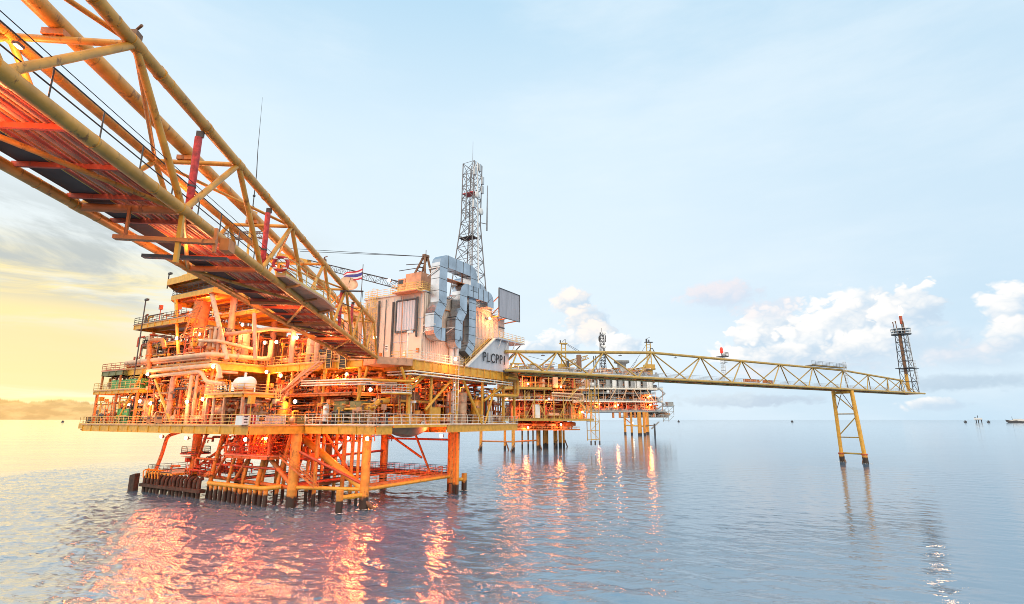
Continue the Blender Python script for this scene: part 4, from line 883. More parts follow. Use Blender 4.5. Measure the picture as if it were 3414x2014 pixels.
for x in (25, 27.5, 30): g.beam((x, -6.6, 26.1), (x, ys - .2, 24.6), .12, .12)
g.build('gallery_bracket', 'white_paint', mod); G().beam((33, -6, 26.0), (29.3, -5, 22.6), .14, .14).build('gallery_bracket', 'seam_dark', mod)
G().rail([(24.4, -6.6, 26.4), (33.5, -6.6, 26.4), (33.5, Y0 + 1.9, 26.4)], 1.15, 1.5, .035).build('handrail', 'rail_paint', mod)
G().stair((15.4, -5.1, ZU + .1), (23.9, -5.1, 26.25), 1.0).build('stair', 'rail_paint', mod)
uw = G().box((19.4, -3.6, ZU + 5.8), (31.0, 6, 31.2)).build('wall', 'cream_wall', mod); corr(G(), (19.5, -3.7), (28.6, -3.7), 26.35, 31.0, (0, -1)).build('cladding', 'cream_wall', uw)
d = G().box((29.2, -3.72, 26.35), (30.2, -3.61, 28.5)).build('door', 'white_paint', uw); G().box((30.0, -3.78, 27.3), (30.1, -3.72, 27.5)).build('handle', 'seam_dark', d)
G().box((28.8, -3.75, 29.2), (30.9, -3.61, 29.4)).build('band', 'seam_dark', uw)
G().box((29.0, -3.55, ZU), (30.2, 4, 26.04)).build('wall', 'cream_wall', mod)
G().box((25.0, -1.0, 31.2), (30.5, 5, 33.4)).build('roof_unit', 'pipe_salmon', mod)
G().rail([(19.5, -3.5, 31.2), (29, -3.5, 31.2)], 1.1, 1.4, .035).build('handrail', 'rail_paint', mod)
for x, y in ((13.3, -4.3), (14.6, -4.3)): 
    g = G().cyl((x, y, ZU), (x, y, ZU + 4.6 + (x - 13)), .42, 14); g.build('roof_stack', 'white_paint', mod)
# billboard-like blank panel on brackets
bb = T('blank_panel', 'large blank grey rectangular panel held on brackets above the name board', 'panel', PL, (28, -5.5, 30.6))
o = G().slab([(25.15, -6.0, 30.55), (32.7, -6.0, 30.65), (32.7, -6.0, 35.88), (25.15, -6.0, 35.83)], -.14).build('board', 'board_grey', bb)
g = G()
for a, b in (((25.1, -6, 30.5), (32.75, -6, 30.6)), ((32.75, -6, 30.6), (32.75, -6, 35.95)), ((32.75, -6, 35.95), (25.1, -6, 35.9)), ((25.1, -6, 35.9), (25.1, -6, 30.5))): g.beam(a, b, .22, .1)
g.build('frame', 'seam_dark', bb)
g = G()
for x in (25.6, 28.5, 32): g.beam((x, -5.8, 30.7), (x, -2.0, 30.4), .16, .2); g.beam((x, -5.8, 34.5), (x, -1.5, 31.2), .14, .14)
g.build('bracket', 'orange_paint', bb)

# ------------------------------------------------------------------ silver ducts
def duct(label, path, y0, y1, w, seam=1.4, hang=()):
    """rectangular sheet-metal duct: path of (x, z) with flat sides y0..y1"""
    t = T('exhaust_duct', label, 'duct', PL, (path[0][0], y1, path[0][1]), 'silver ducts on the utility module')
    P = [V((a, 0, b)) for a, b in path]; o = [P[0]]
    for i in range(1, len(P) - 1):
        a, b, c = P[i - 1], P[i], P[i + 1]; ang = (b - a).angle(c - b)
        if ang > 1.0:
            k = min(w * .62, (a - b).length * .45, (c - b).length * .45); p0 = b + (a - b).normalized() * k; p1 = b + (c - b).normalized() * k
            for s in (0, .2, .4, .6, .8, 1): o.append(p0 * (1 - s) ** 2 + b * 2 * s * (1 - s) + p1 * s * s)
        else: o.append(b)
    o.append(P[-1]); g = G(); sm = G(); rings = []
    def ringat(p, d, ex=0):
        n = V((d.z, 0, -d.x)) * (w / 2 + ex); return [p + n + V((0, y0 - ex, 0)), p + n + V((0, y1 + ex, 0)), p - n + V((0, y1 + ex, 0)), p - n + V((0, y0 - ex, 0))]
    for i, p in enumerate(o):
        d = (o[min(i + 1, len(o) - 1)] - o[max(i - 1, 0)]).normalized(); rings.append(ringat(p, d))
    for a, b in zip(rings, rings[1:]):
        for k in range(4): g.quad(a[k], a[(k + 1) % 4], b[(k + 1) % 4], b[k])
    g.quad(*rings[0]); g.quad(*reversed(rings[-1]))
    g.build('duct_body', 'duct_steel', t)
    for a, b in zip(o, o[1:]):
        L = (b - a).length
        if L > 1.0:
            d = (b - a).normalized(); k = max(1, round(L / seam))
            for i in range(k + 1):
                c = a.lerp(b, i / k); r0 = ringat(c - d * .035, d, .035); r1 = ringat(c + d * .035, d, .035)
                for q in range(4): sm.quad(r0[q], r0[(q + 1) % 4], r1[(q + 1) % 4], r1[q])
                sm.quad(*r0); sm.quad(*reversed(r1)); sm.build('seam', 'seam_dark', t); sm = G()
    for x, z, yy in hang:
        g = G().beam((x, y0 - .15, z), (x, yy, z), .14, .14); g.beam((x, y0 - .1, z - .05), (x, yy, z - 1.2), .1, .1); g.build('bracket', 'white_paint', t)
    return t
duct('tallest silver duct, leftmost, arching over at the top', [(9.4, 24.9), (7.4, 24.9), (7.4, 27.7), (8.45, 29.8), (8.45, 36.9), (17.0, 36.9), (17.0, 33.5)], -6, -4.3, 2.0, 1.75, [(7.2, 35.4, -3.8), (6.6, 26.2, -3.8)])
duct('middle silver duct with a lower arched top, right of the tallest duct', [(13.6, 24.2), (12.9, 24.2), (12.9, 27.8), (14.0, 29.6), (14.0, 33.35), (22.3, 33.35), (22.3, 31.6)], -6, -4.3, 2.0, 1.7, [(11.6, 31.6, -3.8), (11.4, 26.4, -3.8)])
duct('narrow straight silver duct standing right of the middle duct', [(16.4, 22.6), (17.5, 24.6), (17.5, 33.0), (17.5, 34.4)], -5.4, -4.0, 2.0, 1.5)
duct('silver duct arching behind the middle duct, partly hidden', [(17.6, 34.3), (17.6, 35.6), (24.2, 35.6), (24.2, 31.4)], -3.2, -1.6, 1.9, 1.6)
g = G()
for x, z in ((10.6, 29.5), (10.6, 34.5)): g.beam((x, -4.0, z), (16.2, -4.0, z), .14, .14)
for x in (10.5, 16.2): g.beam((x, -4.0, 25), (x, -4.0, 36), .16, .16)
g.beam((9.5, -5, 34.2), (16.5, -5, 34.4), 1.4, .1); g.build('duct_frame', 'orange_paint', mod)

# ------------------------------------------------------------------ crane, telecom tower, masts
def lattice(g, a, b, w0, w1, n, r=.06, rb=.04, up=(0, 0, 1)):
    a, b = V(a), V(b); d = (b - a).normalized(); u = V(up); r_ = d.cross(u).normalized(); u = r_.cross(d)
    cs = [(-1, -1), (1, -1), (1, 1), (-1, 1)]
    def P(t, c): w = (w0 + (w1 - w0) * t) / 2; return a.lerp(b, t) + r_ * c[0] * w + u * c[1] * w
    for c in cs: g.tube([P(0, c), P(1, c)], r, 6)
    for i in range(n):
        t0, t1 = i / n, (i + 1) / n
        for k in range(4):
            c, e = cs[k], cs[(k + 1) % 4]
            if i % 2: c, e = e, c
            g.tube([P(t0, c), P(t1, e)], rb, 4); g.tube([P(t0, cs[k]), P(t0, cs[(k + 1) % 4])], rb, 4)
    return g
cx = 12.0
A0 = PL.X(1420, 852, cx); A1 = PL.X(1415, 915, cx); bm0 = PL.X(1385, 965, cx); bm1 = PL.X(1030, 876, cx)
cr = T('pedestal_crane', 'brown and yellow pedestal crane with lattice boom lying level beside the ducts', 'crane', PL, (cx, A1.y, ZU))
G().cyl((cx, A1.y, ZU), (cx, A1.y, A1.z - 3.0), 1.1, 16).build('pedestal', 'yellow_paint', cr)
G().box((cx - 2.2, A1.y - 1.2, A1.z - 3.0), (cx + 2, A1.y + 2.2, A1.z - .2)).build('machinery_house', 'pipe_salmon', cr)
g = G().box((cx - 2.3, A1.y + 2.3, A1.z - 2.8), (cx - .6, A1.y + 3.8, A1.z - .9)); g.build('cab', 'pipe_salmon', cr)
G().box((cx - 2.34, A1.y + 2.6, A1.z - 1.9), (cx - 2.31, A1.y + 3.7, A1.z - 1.1)).build('window', 'glass_dark', cr)
g = G()
for s in (-.9, .9): g.beam((cx + s, A1.y - .9, A1.z - .2), (cx + s * .4, A0.y, A0.z), .3, .4); g.beam((cx + s, A1.y + 1.6, A1.z - .2), (cx + s * .4, A0.y, A0.z), .25, .3)
for k in range(4): t = .2 + k * .2; g.beam((cx - .8, A1.y + 1.0 - k * .3, A1.z + (A0.z - A1.z) * t), (cx + .8, A1.y + 1.0 - k * .3, A1.z + (A0.z - A1.z) * t), .14, .14)
g.tube([(cx, A0.y, A0.z - .2), (cx, A0.y, A0.z + 1)], .06, 6); g.box((cx - .6, A0.y - .3, A0.z - .3), (cx + .6, A0.y + .3, A0.z + .1)); g.build('gantry', 'brown_steel', cr)
G().tube([(cx, A0.y + .5, A0.z - 1.4), (cx, A0.y + 4.4, A0.z - 1.0)], .07, 6).build('antenna_arm', 'dark_steel', cr); G().tube([(cx, A0.y + .5, A0.z - 2.0), (cx, A0.y + 6, A0.z - 1.9)], .07, 6).build('antenna_arm', 'dark_steel', cr)
lattice(G(), bm0, bm1, 1.3, 1.0, 16, .07, .04).build('boom', 'dark_steel', cr); G().beam(bm1, V(bm1) + (V(bm1) - V(bm0)) * .35, 1.0, 1.0).build('boom_tip', 'yellow_paint', cr)
for px, py in ((925, 826), (1000, 838)): G().tube([(cx, A0.y, A0.z - .2), PL.X(px, py, cx)], .05, 5).build('pendant_wire', 'black', cr)
G().rail([(cx - 2.2, A1.y + 3.9, A1.z - 3), (cx - 2.2, A1.y - 1.6, A1.z - 3), (cx + 2, A1.y - 1.6, A1.z - 3)], 1.1, 1.1, .04).build('handrail', 'rail_paint', cr)

ty = 9.0
tl, trr, bl, brr = PL.Y(1547, 545, ty), PL.Y(1600, 552, ty), PL.Y(1520, 850, ty), PL.Y(1607, 935, ty)
tt = T('telecom_tower', 'tall dark lattice telecom tower with aerials rising behind the silver ducts', 'tower', PL, ((bl.x + brr.x) / 2, ty, ZR))
zt1, zt0 = (tl.z + trr.z) / 2, ZR
xa1, xb1 = tl.x + .6, trr.x - .2; f = (zt1 - bl.z) / (zt1 - zt0); xa0 = xa1 + (bl.x - xa1) / f; xb0 = xb1 + (brr.x - xb1) / f
xc = (xa1 + xb1) / 2; hw1, hw0 = (xb1 - xa1) / 2 * .56, (xb0 - xa0) / 2 * .52; xc0 = (xa0 + xb0) / 2
def tw(c, t): hw = hw0 + (hw1 - hw0) * min(1, t / .62) if t < .62 else hw1; cxx = xc0 + (xc - xc0) * t; return V((cxx + c[0] * hw, ty + c[1] * hw, zt0 + (zt1 - zt0) * t))
CS = [(-1, -1), (1, -1), (1, 1), (-1, 1)]
for c in CS: G().tube([tw(c, 0), tw(c, .62), tw(c, 1)], .13, 8).build('leg', 'tower_grey', tt)
g = G(); NL = 13
for i in range(NL):
    t0, t1 = i / NL, (i + 1) / NL; tm = (t0 + t1) / 2
    for k in range(4):
        a, b = CS[k], CS[(k + 1) % 4]; g.tube([tw(a, t0), tw(b, t1)], .07, 4); g.tube([tw(b, t0), tw(a, t1)], .07, 4); g.tube([tw(a, t1), tw(b, t1)], .06, 4)
g.build('bracing', 'tower_grey', tt)
G().ladder((xc0 + .1, ty, zt0), (xc + .1, ty, zt1), .6, True, (0, -1, 0), .05).build('caged_ladder', 'galvanised', tt)
G().tube([tw((-.2, -1), .0), tw((-.2, -1), 1)], .16, 8).build('cable_duct', 'galvanised', tt)
for t, m in ((.17, 'red_paint'), (.52, 'grating'), (.80, 'red_paint')):
    a = tw((-1, -1), t); b = tw((1, 1), t); G().prism([(a.x, a.y), (b.x - (b.x - a.x) * .35, a.y), (b.x - (b.x - a.x) * .35, b.y), (a.x, b.y)], a.z, a.z + .15).build('rest_platform', m, tt)
for t, side in ((.16, -1), (.53, -1), (.88, -1)):
    p = tw((side, -1), t); q = tw((side, -1), t + .07); o = V((-1.0, 0, 0)); G().tube([p, p + o, q + o, q], .1, 6).build('dipole_aerial', 'tower_grey', tt)
for t, c in ((.9, (1, -1)), (.93, (-1, -1)), (.97, (.2, -1)), (.72, (-1, -1)), (.84, (1, -1))):
    p = tw(c, t); G().box(p + V((-.35, -.5, -.9)), p + V((.35, -.05, .9))).build('panel_aerial', 'galvanised', tt)
for t, c in ((.78, (-.6, -1)), (.69, (.5, -1))): p = tw(c, t); G().lathe(p + V((0, -.5, 0)), [(.1, .3), (.75, .05), (.8, -.25), (.1, -.1)], 14, 1).build('drum_aerial', 'white_paint', tt)
for t, side in ((.66, -1), (.63, 1)):
    p = tw((side, -1), t); o = V((1.5 * side, -.8 * side, 0)); G().tube([p, p + o], .1, 6).build('aerial_arm', 'tower_grey', tt); G().tube([p + o + V((0, 0, -1.6)), p + o + V((0, 0, 1)), p + o + V((0, 0, 9.5))], [.16, .16, .08], 6).build('rod_aerial', 'tower_grey', tt)
G().tube([tw((0, 0), 1), tw((0, 0), 1) + V((0, 0, 6.0))], [.06, .03], 6).build('lightning_rod', 'tower_grey', tt)

wb = PL.X(843, 690, -6); wtp = PL.X(875, 325, -6)
wm = T('whip_antenna', 'very thin tall whip antenna standing on a yellow mount behind the footbridge', 'antenna', PL, (-6, wb.y, ZH + 2.2))
G().cyl((-6, wb.y, ZH + 2.2), (-6, wb.y, wb.z - 1.2), .2, 8).build('post', 'yellow_paint', wm); G().box((-6.5, wb.y - .7, wb.z - 2.2), (-5.5, wb.y + .7, wb.z - .9)).build('mount', 'yellow_paint', wm)
G().tube([(-6, wb.y, wb.z - 1), (-6, wb.y, wb.z + 6), (-6, wtp.y * .5 + wb.y * .5, (wb.z + wtp.z) / 2), (-6, wtp.y, wtp.z)], [.1, .09, .06, .02], 6).build('whip', 'dark_steel', wm)
g = G()
for z in (0, 2, 4.5): g.lathe((-6, wb.y, wb.z + z), [(.22, -.12), (.22, .12)], 8)
g.build('insulator', 'black', wm)
fp = PL.X(1210, 893, 6); 
fl = T('flag', 'red, white and blue striped flag flying from a slim pole behind the footbridge', 'flag', PL, (6, fp.y, ZU + 5))
G().cyl((6, fp.y, ZU + 5), (6, fp.y, fp.z + .6), .06, 8).build('flagpole', 'dark_steel', fl)
f0 = PL.X(1209, 895, 6); f1 = PL.X(1209, 929, 6); f2 = PL.X(1143, 912, 6); hh = f0.z - f1.z; LL = f2.y - f0.y
g = G(); bands = [0, 1 / 6, 2 / 6, 4 / 6, 5 / 6, 1]; NX = 14
for b in range(5):
    g.m = (0, 1, 2, 1, 0)[b]
    for i in range(NX):
        def P(t, s): return V((6 + .28 * math.sin(t * 7) * t, f0.y + LL * t, f0.z - hh * (s * (1 - .25 * t) + .25 * t * .8) - .1 * math.sin(t * 6)))
        g.quad(P(i / NX, bands[b]), P((i + 1) / NX, bands[b]), P((i + 1) / NX, bands[b + 1]), P(i / NX, bands[b + 1]))
g.build('cloth', ('flag_red', 'flag_white', 'flag_blue'), fl)
dp = PL.X(1163, 945, 5)
dh = T('satellite_dish', 'round satellite dish tilted skyward beside the flag', 'dish', PL, (5, dp.y, dp.z - 3))
g = G().lathe((0, 0, 0), [(.15, -.55), (.8, -.42), (1.5, 0), (1.52, .06), (.8, -.34), (.1, -.46)], 20); M = Matrix.Rotation(R(55), 3, 'X') @ Matrix.Rotation(R(-25), 3, 'Y')
g.v = [M @ v + V((5, dp.y, dp.z)) for v in g.v]; g.build('reflector', 'pipe_cream', dh)
G().tube([(5, dp.y, dp.z - .5), (5, dp.y, dp.z - 3.4)], .16, 8).build('pedestal', 'pipe_cream', dh); G().tube([(5, dp.y, dp.z), V((5, dp.y, dp.z)) + M @ V((0, 0, 1.2))], .05, 6).build('feed_horn', 'dark_steel', dh)
rp = PL.X(1180, 1030, 4)
rt = T('round_platform_vessel', 'cream vertical drum with a railed circular walkway around its top, below the dish', 'vessel', PL, (4, rp.y, ZU))
G().lathe((4, rp.y, ZU), [(1.5, 0), (1.5, rp.z - ZU - .6), (1.2, rp.z - ZU + .1), (.5, rp.z - ZU + .5)], 20).build('shell', 'pipe_cream', rt)
wk = G().lathe((4, rp.y, rp.z - .7), [(2.3, 0), (2.3, .18)], 20).build('walkway', 'yellow_paint', rt); ringp = [(4 + 2.25 * math.cos(k * math.pi / 8), rp.y + 2.25 * math.sin(k * math.pi / 8), rp.z - .5) for k in range(17)]
G().rail(ringp, 1.2, .9, .035, (.33, .66)).build('handrail', 'rail_paint', wk)
# second crane far left
c2 = PL.X(660, 760, -2); k2 = T('stowed_crane', 'yellow stowed crane head with railings behind the footbridge on the left', 'crane', PL, (-2, c2.y, ZH + 2.2))
G().cyl((-2, c2.y, ZH + 2.2), (-2, c2.y, c2.z - 3), .8, 12).build('pedestal', 'yellow_paint', k2); G().box((-3.2, c2.y - 1.2, c2.z - 3), (-.8, c2.y + 1.4, c2.z - .8)).build('machinery_house', 'yellow_paint', k2)
g = G(); g.beam((-2, c2.y - 1, c2.z - .8), (-2, c2.y + .6, c2.z + 2.2), .5, .3); g.beam((-2, c2.y + 1.2, c2.z - .8), (-2, c2.y + .6, c2.z + 2.2), .3, .3); g.build('gantry', 'brown_steel', k2)
G().rail([(-3.4, c2.y + 3, c2.z - 2.8), (-3.4, c2.y - 2.6, c2.z - 2.8), (-.6, c2.y - 2.6, c2.z - 2.8)], 1.1, 1, .04, (.33, .66)).build('handrail', 'rail_dark', k2)
lattice(G(), (-2, c2.y - 1, c2.z - 2), (-2, c2.y - 22, c2.z - 5.5), 1.3, 1.0, 12, .08, .045).build('boom', 'brown_steel', k2)

# ------------------------------------------------------------------ lamp poles
LPL = [('slim dark lamp pole rising at the far left edge of the platform', (463, 1006), (446, 1262), -11.6), ('short dark lamp pole standing beside the stowed crane deck on the left', (561, 915), (557, 962), -9), ('white-headed lamp pole in front of the cream wall at the bridge landing', (1358, 1108), (1357, 1192), 3.0), ('white-headed lamp pole behind the lifeboat railing', (1366, 1341), (1368, 1425), 4.0)]
for lab, a, b, pln in LPL:
    if pln in (3.0, 4.0): p, q = PL.Y(*a, -5.5 if pln == 3 else -4.5), PL.Y(*b, -5.5 if pln == 3 else -4.5)
    else: p, q = PL.X(*a, pln), PL.X(*b, pln)
    o = T('lamp_pole', lab, 'lamp pole', PL, q, 'unlit lamp poles'); G().tube([q, (q.x, q.y, p.z)], .1, 8).build('pole', 'dark_steel' if pln < 0 else 'rail_white', o)
    g = G().box((q.x - .2, q.y - .75, p.z - .1), (q.x + .2, q.y + .05, p.z + .22)); g.build('lamp_head', 'dark_steel' if pln < 0 else 'white_paint', o)
# ------------------------------------------------------------------ equipment standing on the decks
def vvessel(lab, x, y, z, r, h, m='pipe_cream', cat='vessel', skirt=.6, ang=0):
    t = T('pressure_vessel', lab, cat, PL, (x, y, z))
    G().lathe((x, y, z), [(r * .96, 0), (r * .96, skirt), (r, skirt + .05), (r, h - r * .5), (r * .8, h - r * .2), (r * .4, h - .03), (.05, h)], 20).build('shell', m, t)
    g = G().lathe((x, y, z), [(r + .12, 0), (r + .12, .1)], 20); g.build('base_ring', 'dark_steel', t)
    G().tube([(x, y, z + h - .1), (x, y, z + h + .5), (x + .9, y + .2, z + h + .5)], .12, 8, .3).build('nozzle', m, t)
    for k in (.3, .7):
        g = G().tube([(x - r * .5, y - r * .5, z + h * k), (x - r - .15, y - r - .15, z + h * k)], .13, 8); g.tube([(x - r - .1, y - r - .1, z + h * k), (x - r - .2, y - r - .2, z + h * k)], .2, 10); g.build('nozzle', 'pipe_salmon', t)
    for k in range(1, 3): G().lathe((x, y, z + h * k / 3), [(r + .03, -.05), (r + .03, .05)], 20).build('stiffener', 'pipe_salmon', t)
    return t
def hvessel(lab, x, y, z, r, L, m='pipe_cream', axis=1):
    t = T('horizontal_vessel', lab, 'vessel', PL, (x, y, z)); zz = z + r + .5; c = (x, y, zz)
    G().lathe(c, [(.05, -L / 2), (r * .6, -L / 2 + .06), (r * .92, -L / 2 + r * .25), (r, -L / 2 + r * .5), (r, L / 2 - r * .5), (r * .92, L / 2 - r * .25), (r * .6, L / 2 - .06), (.05, L / 2)], 20, axis).build('shell', m, t)
    for s in (-.3, .3):
        o = (x, y + L * s) if axis == 1 else (x + L * s, y); d = (r * .8, .12) if axis == 1 else (.12, r * .8)
        G().box((o[0] - d[0], o[1] - d[1], z), (o[0] + d[0], o[1] + d[1], zz - r * .45)).build('saddle', 'orange_paint', t)
    G().tube([(x, y, zz + r * .9), (x, y, zz + r + .6)], .16, 10).build('nozzle', m, t); return t
def pump(lab, x, y, z, m='pipe_salmon', s=1.0):
    t = T('pump_skid', lab, 'pump', PL, (x, y, z)); G().box((x - .5 * s, y - 1.2 * s, z), (x + .5 * s, y + 1.2 * s, z + .22)).build('base_frame', 'orange_paint', t)
    G().lathe((x, y + .45 * s, z + .75 * s), [(.1, -.7 * s), (.38 * s, -.68 * s), (.4 * s, .5 * s), (.3 * s, .6 * s), (.1, .7 * s)], 14, 1).build('motor', m, t)
    G().lathe((x, y - .7 * s, z + .75 * s), [(.1, -.3 * s), (.45 * s, -.2 * s), (.45 * s, .2 * s), (.1, .3 * s)], 14, 1).build('casing', 'pipe_cream', t)
    G().tube([(x, y - .7 * s, z + 1.1 * s), (x, y - .7 * s, z + 1.9 * s), (x + .9 * s, y - .7 * s, z + 1.9 * s)], .14 * s, 8, .3).build('discharge_pipe', m, t); return t
def cabinet(lab, p, q, m='grey_wall', name='control_cabinet', cat='cabinet', doors=2):
    t = T(name, lab, cat, PL, (p[0], p[1], p[2])); G().box((p[0], p[1], p[2] + .12), q).build('body', m, t); G().box((p[0] + .05, p[1] + .05, p[2]), (q[0] - .05, q[1] - .05, p[2] + .119)).build('plinth', 'dark_steel', t)
    n = doors
    for k in range(n):
        y0 = p[1] + (q[1] - p[1]) * (k + .06) / n; y1 = p[1] + (q[1] - p[1]) * (k + .94) / n
        d = G().box((p[0] - .03, y0, p[2] + .2), (p[0] - .001, y1, q[2] - .1)).build('door', m, t); G().box((p[0] - .06, y0 + .06, (p[2] + q[2]) / 2), (p[0] - .031, y0 + .1, (p[2] + q[2]) / 2 + .2)).build('handle', 'black', d)
    G().box((p[0] - .06, p[1] - .06, q[2]), (q[0] + .06, q[1] + .06, q[2] + .07)).build('roof', m, t); return t
vvessel('tall salmon pressure vessel behind the inverted U pipe at the far left', -8, 36, ZM, 1.2, 6.5, 'pipe_salmon')
vvessel('cream pressure vessel on the main deck under the twin horizontal pipes', -9, 27.5, ZM, 1.1, 6.0)
vvessel('broad pale vessel on the main deck behind the white cabinet', -8.4, 14.5, ZM, 1.35, 3.9, 'pipe_cream')
vvessel('orange pot vessel beside the foot of the main stair', -5.6, 11.4, ZM, .7, 3.4, 'yellow_paint')
vvessel('slender salmon vessel left of the walkway ladder on the main deck', -10, 22.6, ZM, .7, 6.6, 'pipe_salmon')
vvessel('squat salmon vessel with a flanged neck under the left laydown levels', -9.5, 40, ZM, 1.0, 4.2, 'pipe_salmon')
vvessel('large orange vessel deep inside the main deck behind the raking brace', 2, 12, ZM, 1.6, 6.5, 'orange_paint')
vvessel('tall pale yellow tank behind the white caged ladder', 15.6, -3.0, ZM, 1.0, 5.4, 'white_paint', 'tank')
vvessel('pale yellow tank with valves, second tank right of the caged ladder', 18.2, -3.0, ZM, .85, 5.4, 'pipe_cream', 'tank')
vvessel('short yellow tank near the right end of the main deck', 22.4, -3.1, ZM, .9, 4.2, 'yellow_paint', 'tank')
vvessel('small white drum with an orange base on the main deck beside the raking brace', -2.7, 5.6, ZM + .5, .5, 2.4, 'white_paint', 'tank')
vvessel('cream column on the upper deck behind the bright floodlight pair', -4, 25, ZU, .9, 5.5)
vvessel('salmon column on the upper deck beside the thick orange leg column', -6, 31, ZU, .6, 4.0, 'pipe_salmon')
vvessel('orange upright drum on the upper deck at the left end', -8.5, 44, ZU, .9, 3.8, 'orange_paint')
vvessel('cream upright drum under the footbridge on the upper deck', -.2, 13, ZU, .8, 4.2)
hvessel('white insulated vessel lying on the mid-height walkway', -9.4, 15.2, 15.6, .95, 3.4, 'white_paint')
hvessel('long cream vessel lying along the upper deck edge behind the thick pipe', -6.5, 27, ZU, .9, 7.0)
hvessel('brown horizontal vessel under the upper deck beside the curved platform', 6, -1.4, ZM + 2.3, 1.1, 5, 'brown_steel', 0)
hvessel('salmon horizontal vessel on the main deck left of the white cabinet', -9.8, 19.6, ZM + .8, .75, 3.2, 'pipe_salmon')
hvessel('orange horizontal separator deep under the upper deck on the right side', 24, 3, ZM, 1.4, 8, 'orange_paint', 0)
hvessel('red horizontal drum on the left upper laydown level', -8, 51, 20.4, .8, 3.0, 'primer_red')
hvessel('cream horizontal drum high on the top deck at the left', -5, 41, ZT, .7, 4.0)
PP = [('salmon pump at the deck edge below the twin horizontal pipes', -10.6, 31, ZM, 1.2), ('salmon pump right of the deck-edge pipe riser', -10.6, 24.2, ZM, 1.1), ('pump on the main deck left of the orange nameboard panels', -10.6, 36.5, ZM, 1.0), ('yellow pump skid behind the brown basket on the main deck', -5.2, 10.4, ZM, 1.0), ('pump on the upper deck behind the railing at the stair head', -.6, 9.6, ZU, 1.1), ('pump on the upper deck above the concave deck corner', -.6, 18, ZU, 1.1), ('pump beside the tall pale yellow tank', 13.2, -3.4, ZM, .9), ('pump at the right end of the main deck near the corner railing', 29, -3.2, ZM, 1.0), ('pump on the upper deck under the inverted U pipe', -9.6, 41.5, ZU, 1.1)]
for lab, x, y, z, s in PP: pump(lab, x, y, z, 'pipe_salmon' if 'yellow' not in lab else 'yellow_paint', s)
# containers and skips along the main deck edge (right face of the left block, y = 9.6)
def yface(px, py, y=9.55): return PL.Y(px, py, y)
a, b = yface(806, 1416), yface(838, 1386)
c = T('white_cabinet', 'white equipment cabinet with black labels at the main deck railing', 'cabinet', PL, (a.x, 10, ZM)); G().box((a.x, 9.6, ZM + .05), (b.x, 11, b.z)).build('body', 'white_paint', c)
d = G().box((a.x + .08, 9.56, ZM + .15), ((a.x + b.x) / 2 - .03, 9.599, b.z - .1)).build('door', 'white_paint', c); G().box(((a.x + b.x) / 2 - .15, 9.53, ZM + .9), ((a.x + b.x) / 2 - .1, 9.559, ZM + 1.1)).build('handle', 'black', d)
G().box(((a.x + b.x) / 2 + .03, 9.56, ZM + .15), (b.x - .08, 9.599, b.z - .1)).build('door', 'white_paint', c)
g = G()
for k in range(3): g.box((a.x + .25, 9.54, ZM + .35 + k * .36), (a.x + .75, 9.555, ZM + .5 + k * .36))
g.build('label_plate', 'black', c)
a2, b2, c2_, d2 = yface(844, 1414), yface(857, 1386), yface(858, 1414), yface(954, 1386)
c = T('grey_container', 'grey ribbed container with a red end at the main deck railing', 'container', PL, (a2.x, 10, ZM)); G().box((b2.x, 9.7, ZM + .08), (d2.x, 11.6, d2.z)).build('body', 'galvanised', c); G().box((a2.x, 9.68, ZM + .08), (b2.x - .01, 11.6, d2.z)).build('end_panel', 'red_paint', c)
corr(G(), (b2.x + .05, 9.69), (d2.x - .05, 9.69), ZM + .25, d2.z - .1, (0, -1), .35, .05).build('ribbed_side', 'galvanised', c)
pl_ = G().box((b2.x + .3, 9.58, ZM + .5), (b2.x + 1.4, 9.61, ZM + 1.35)).build('label_plate', 'white_paint', c); g = G(); g.box((b2.x + .4, 9.56, ZM + 1.05), (b2.x + 1.3, 9.579, ZM + 1.25)); g.box((b2.x + .4, 9.56, ZM + .58), (b2.x + 1.3, 9.579, ZM + .76))
for k in range(3): g.box((b2.x + .48 + k * .3, 9.56, ZM + .84), (b2.x + .64 + k * .3, 9.579, ZM + .97))
g.build('label_print', 'black', pl_)
g = G()
for x in (a2.x, b2.x, d2.x): g.box((x - .05, 9.62, ZM + .04), (x + .05, 9.69, d2.z + .05))
g.build('corner_post', 'white_paint', c)
a3, b3 = yface(960, 1414), yface(1047, 1386)
c = T('brown_basket', 'olive brown cargo basket marked 7448 beside the grey container', 'basket', PL, (a3.x, 10, ZM)); G().box((a3.x, 9.7, ZM + .08), (b3.x, 11.6, b3.z)).build('body', 'olive_paint', c)
g = G()
for z in (ZM + .15, b3.z): g.box((a3.x - .04, 9.64, z - .06), (b3.x + .04, 9.69, z + .06))
for k in range(4): x = a3.x + (b3.x - a3.x) * k / 3; g.box((x - .06, 9.61, ZM + .05), (x + .06, 9.639, b3.z + .1))
g.build('frame', 'brown_steel', c)
mw = Matrix.Translation(V((b3.x - 2.2, 9.685, ZM + .75)) - V((a3.x, 10, ZM))) @ Matrix.Rotation(R(90), 4, 'X'); text_mesh('7448', .62, .01, 'white_paint', c, 'lettering', mw, .008)
p, q = PL.X(395, 1418, -11), PL.X(424, 1385, -11)
c = T('green_container', 'bright green container at the left end of the main deck', 'container', PL, (-11, q.y, ZM)); G().box((-11, q.y - .4, ZM + .06), (-8.6, p.y + .8, ZM + 2.5)).build('body', 'green_paint', c)
d = G().box((-11.06, q.y - .1, ZM + .2), (-11.001, (p.y + q.y) / 2, ZM + 2.3)).build('door', 'green_paint', c); G().box((-11.1, q.y + .3, ZM + 1.0), (-11.061, q.y + .36, ZM + 1.4)).build('handle', 'dark_steel', d)
G().box((-11.05, q.y + .1, ZM + 1.9), (-11.062, q.y + 1.0, ZM + 2.2)).build('label_plate', 'yellow_paint', d)
g = G()
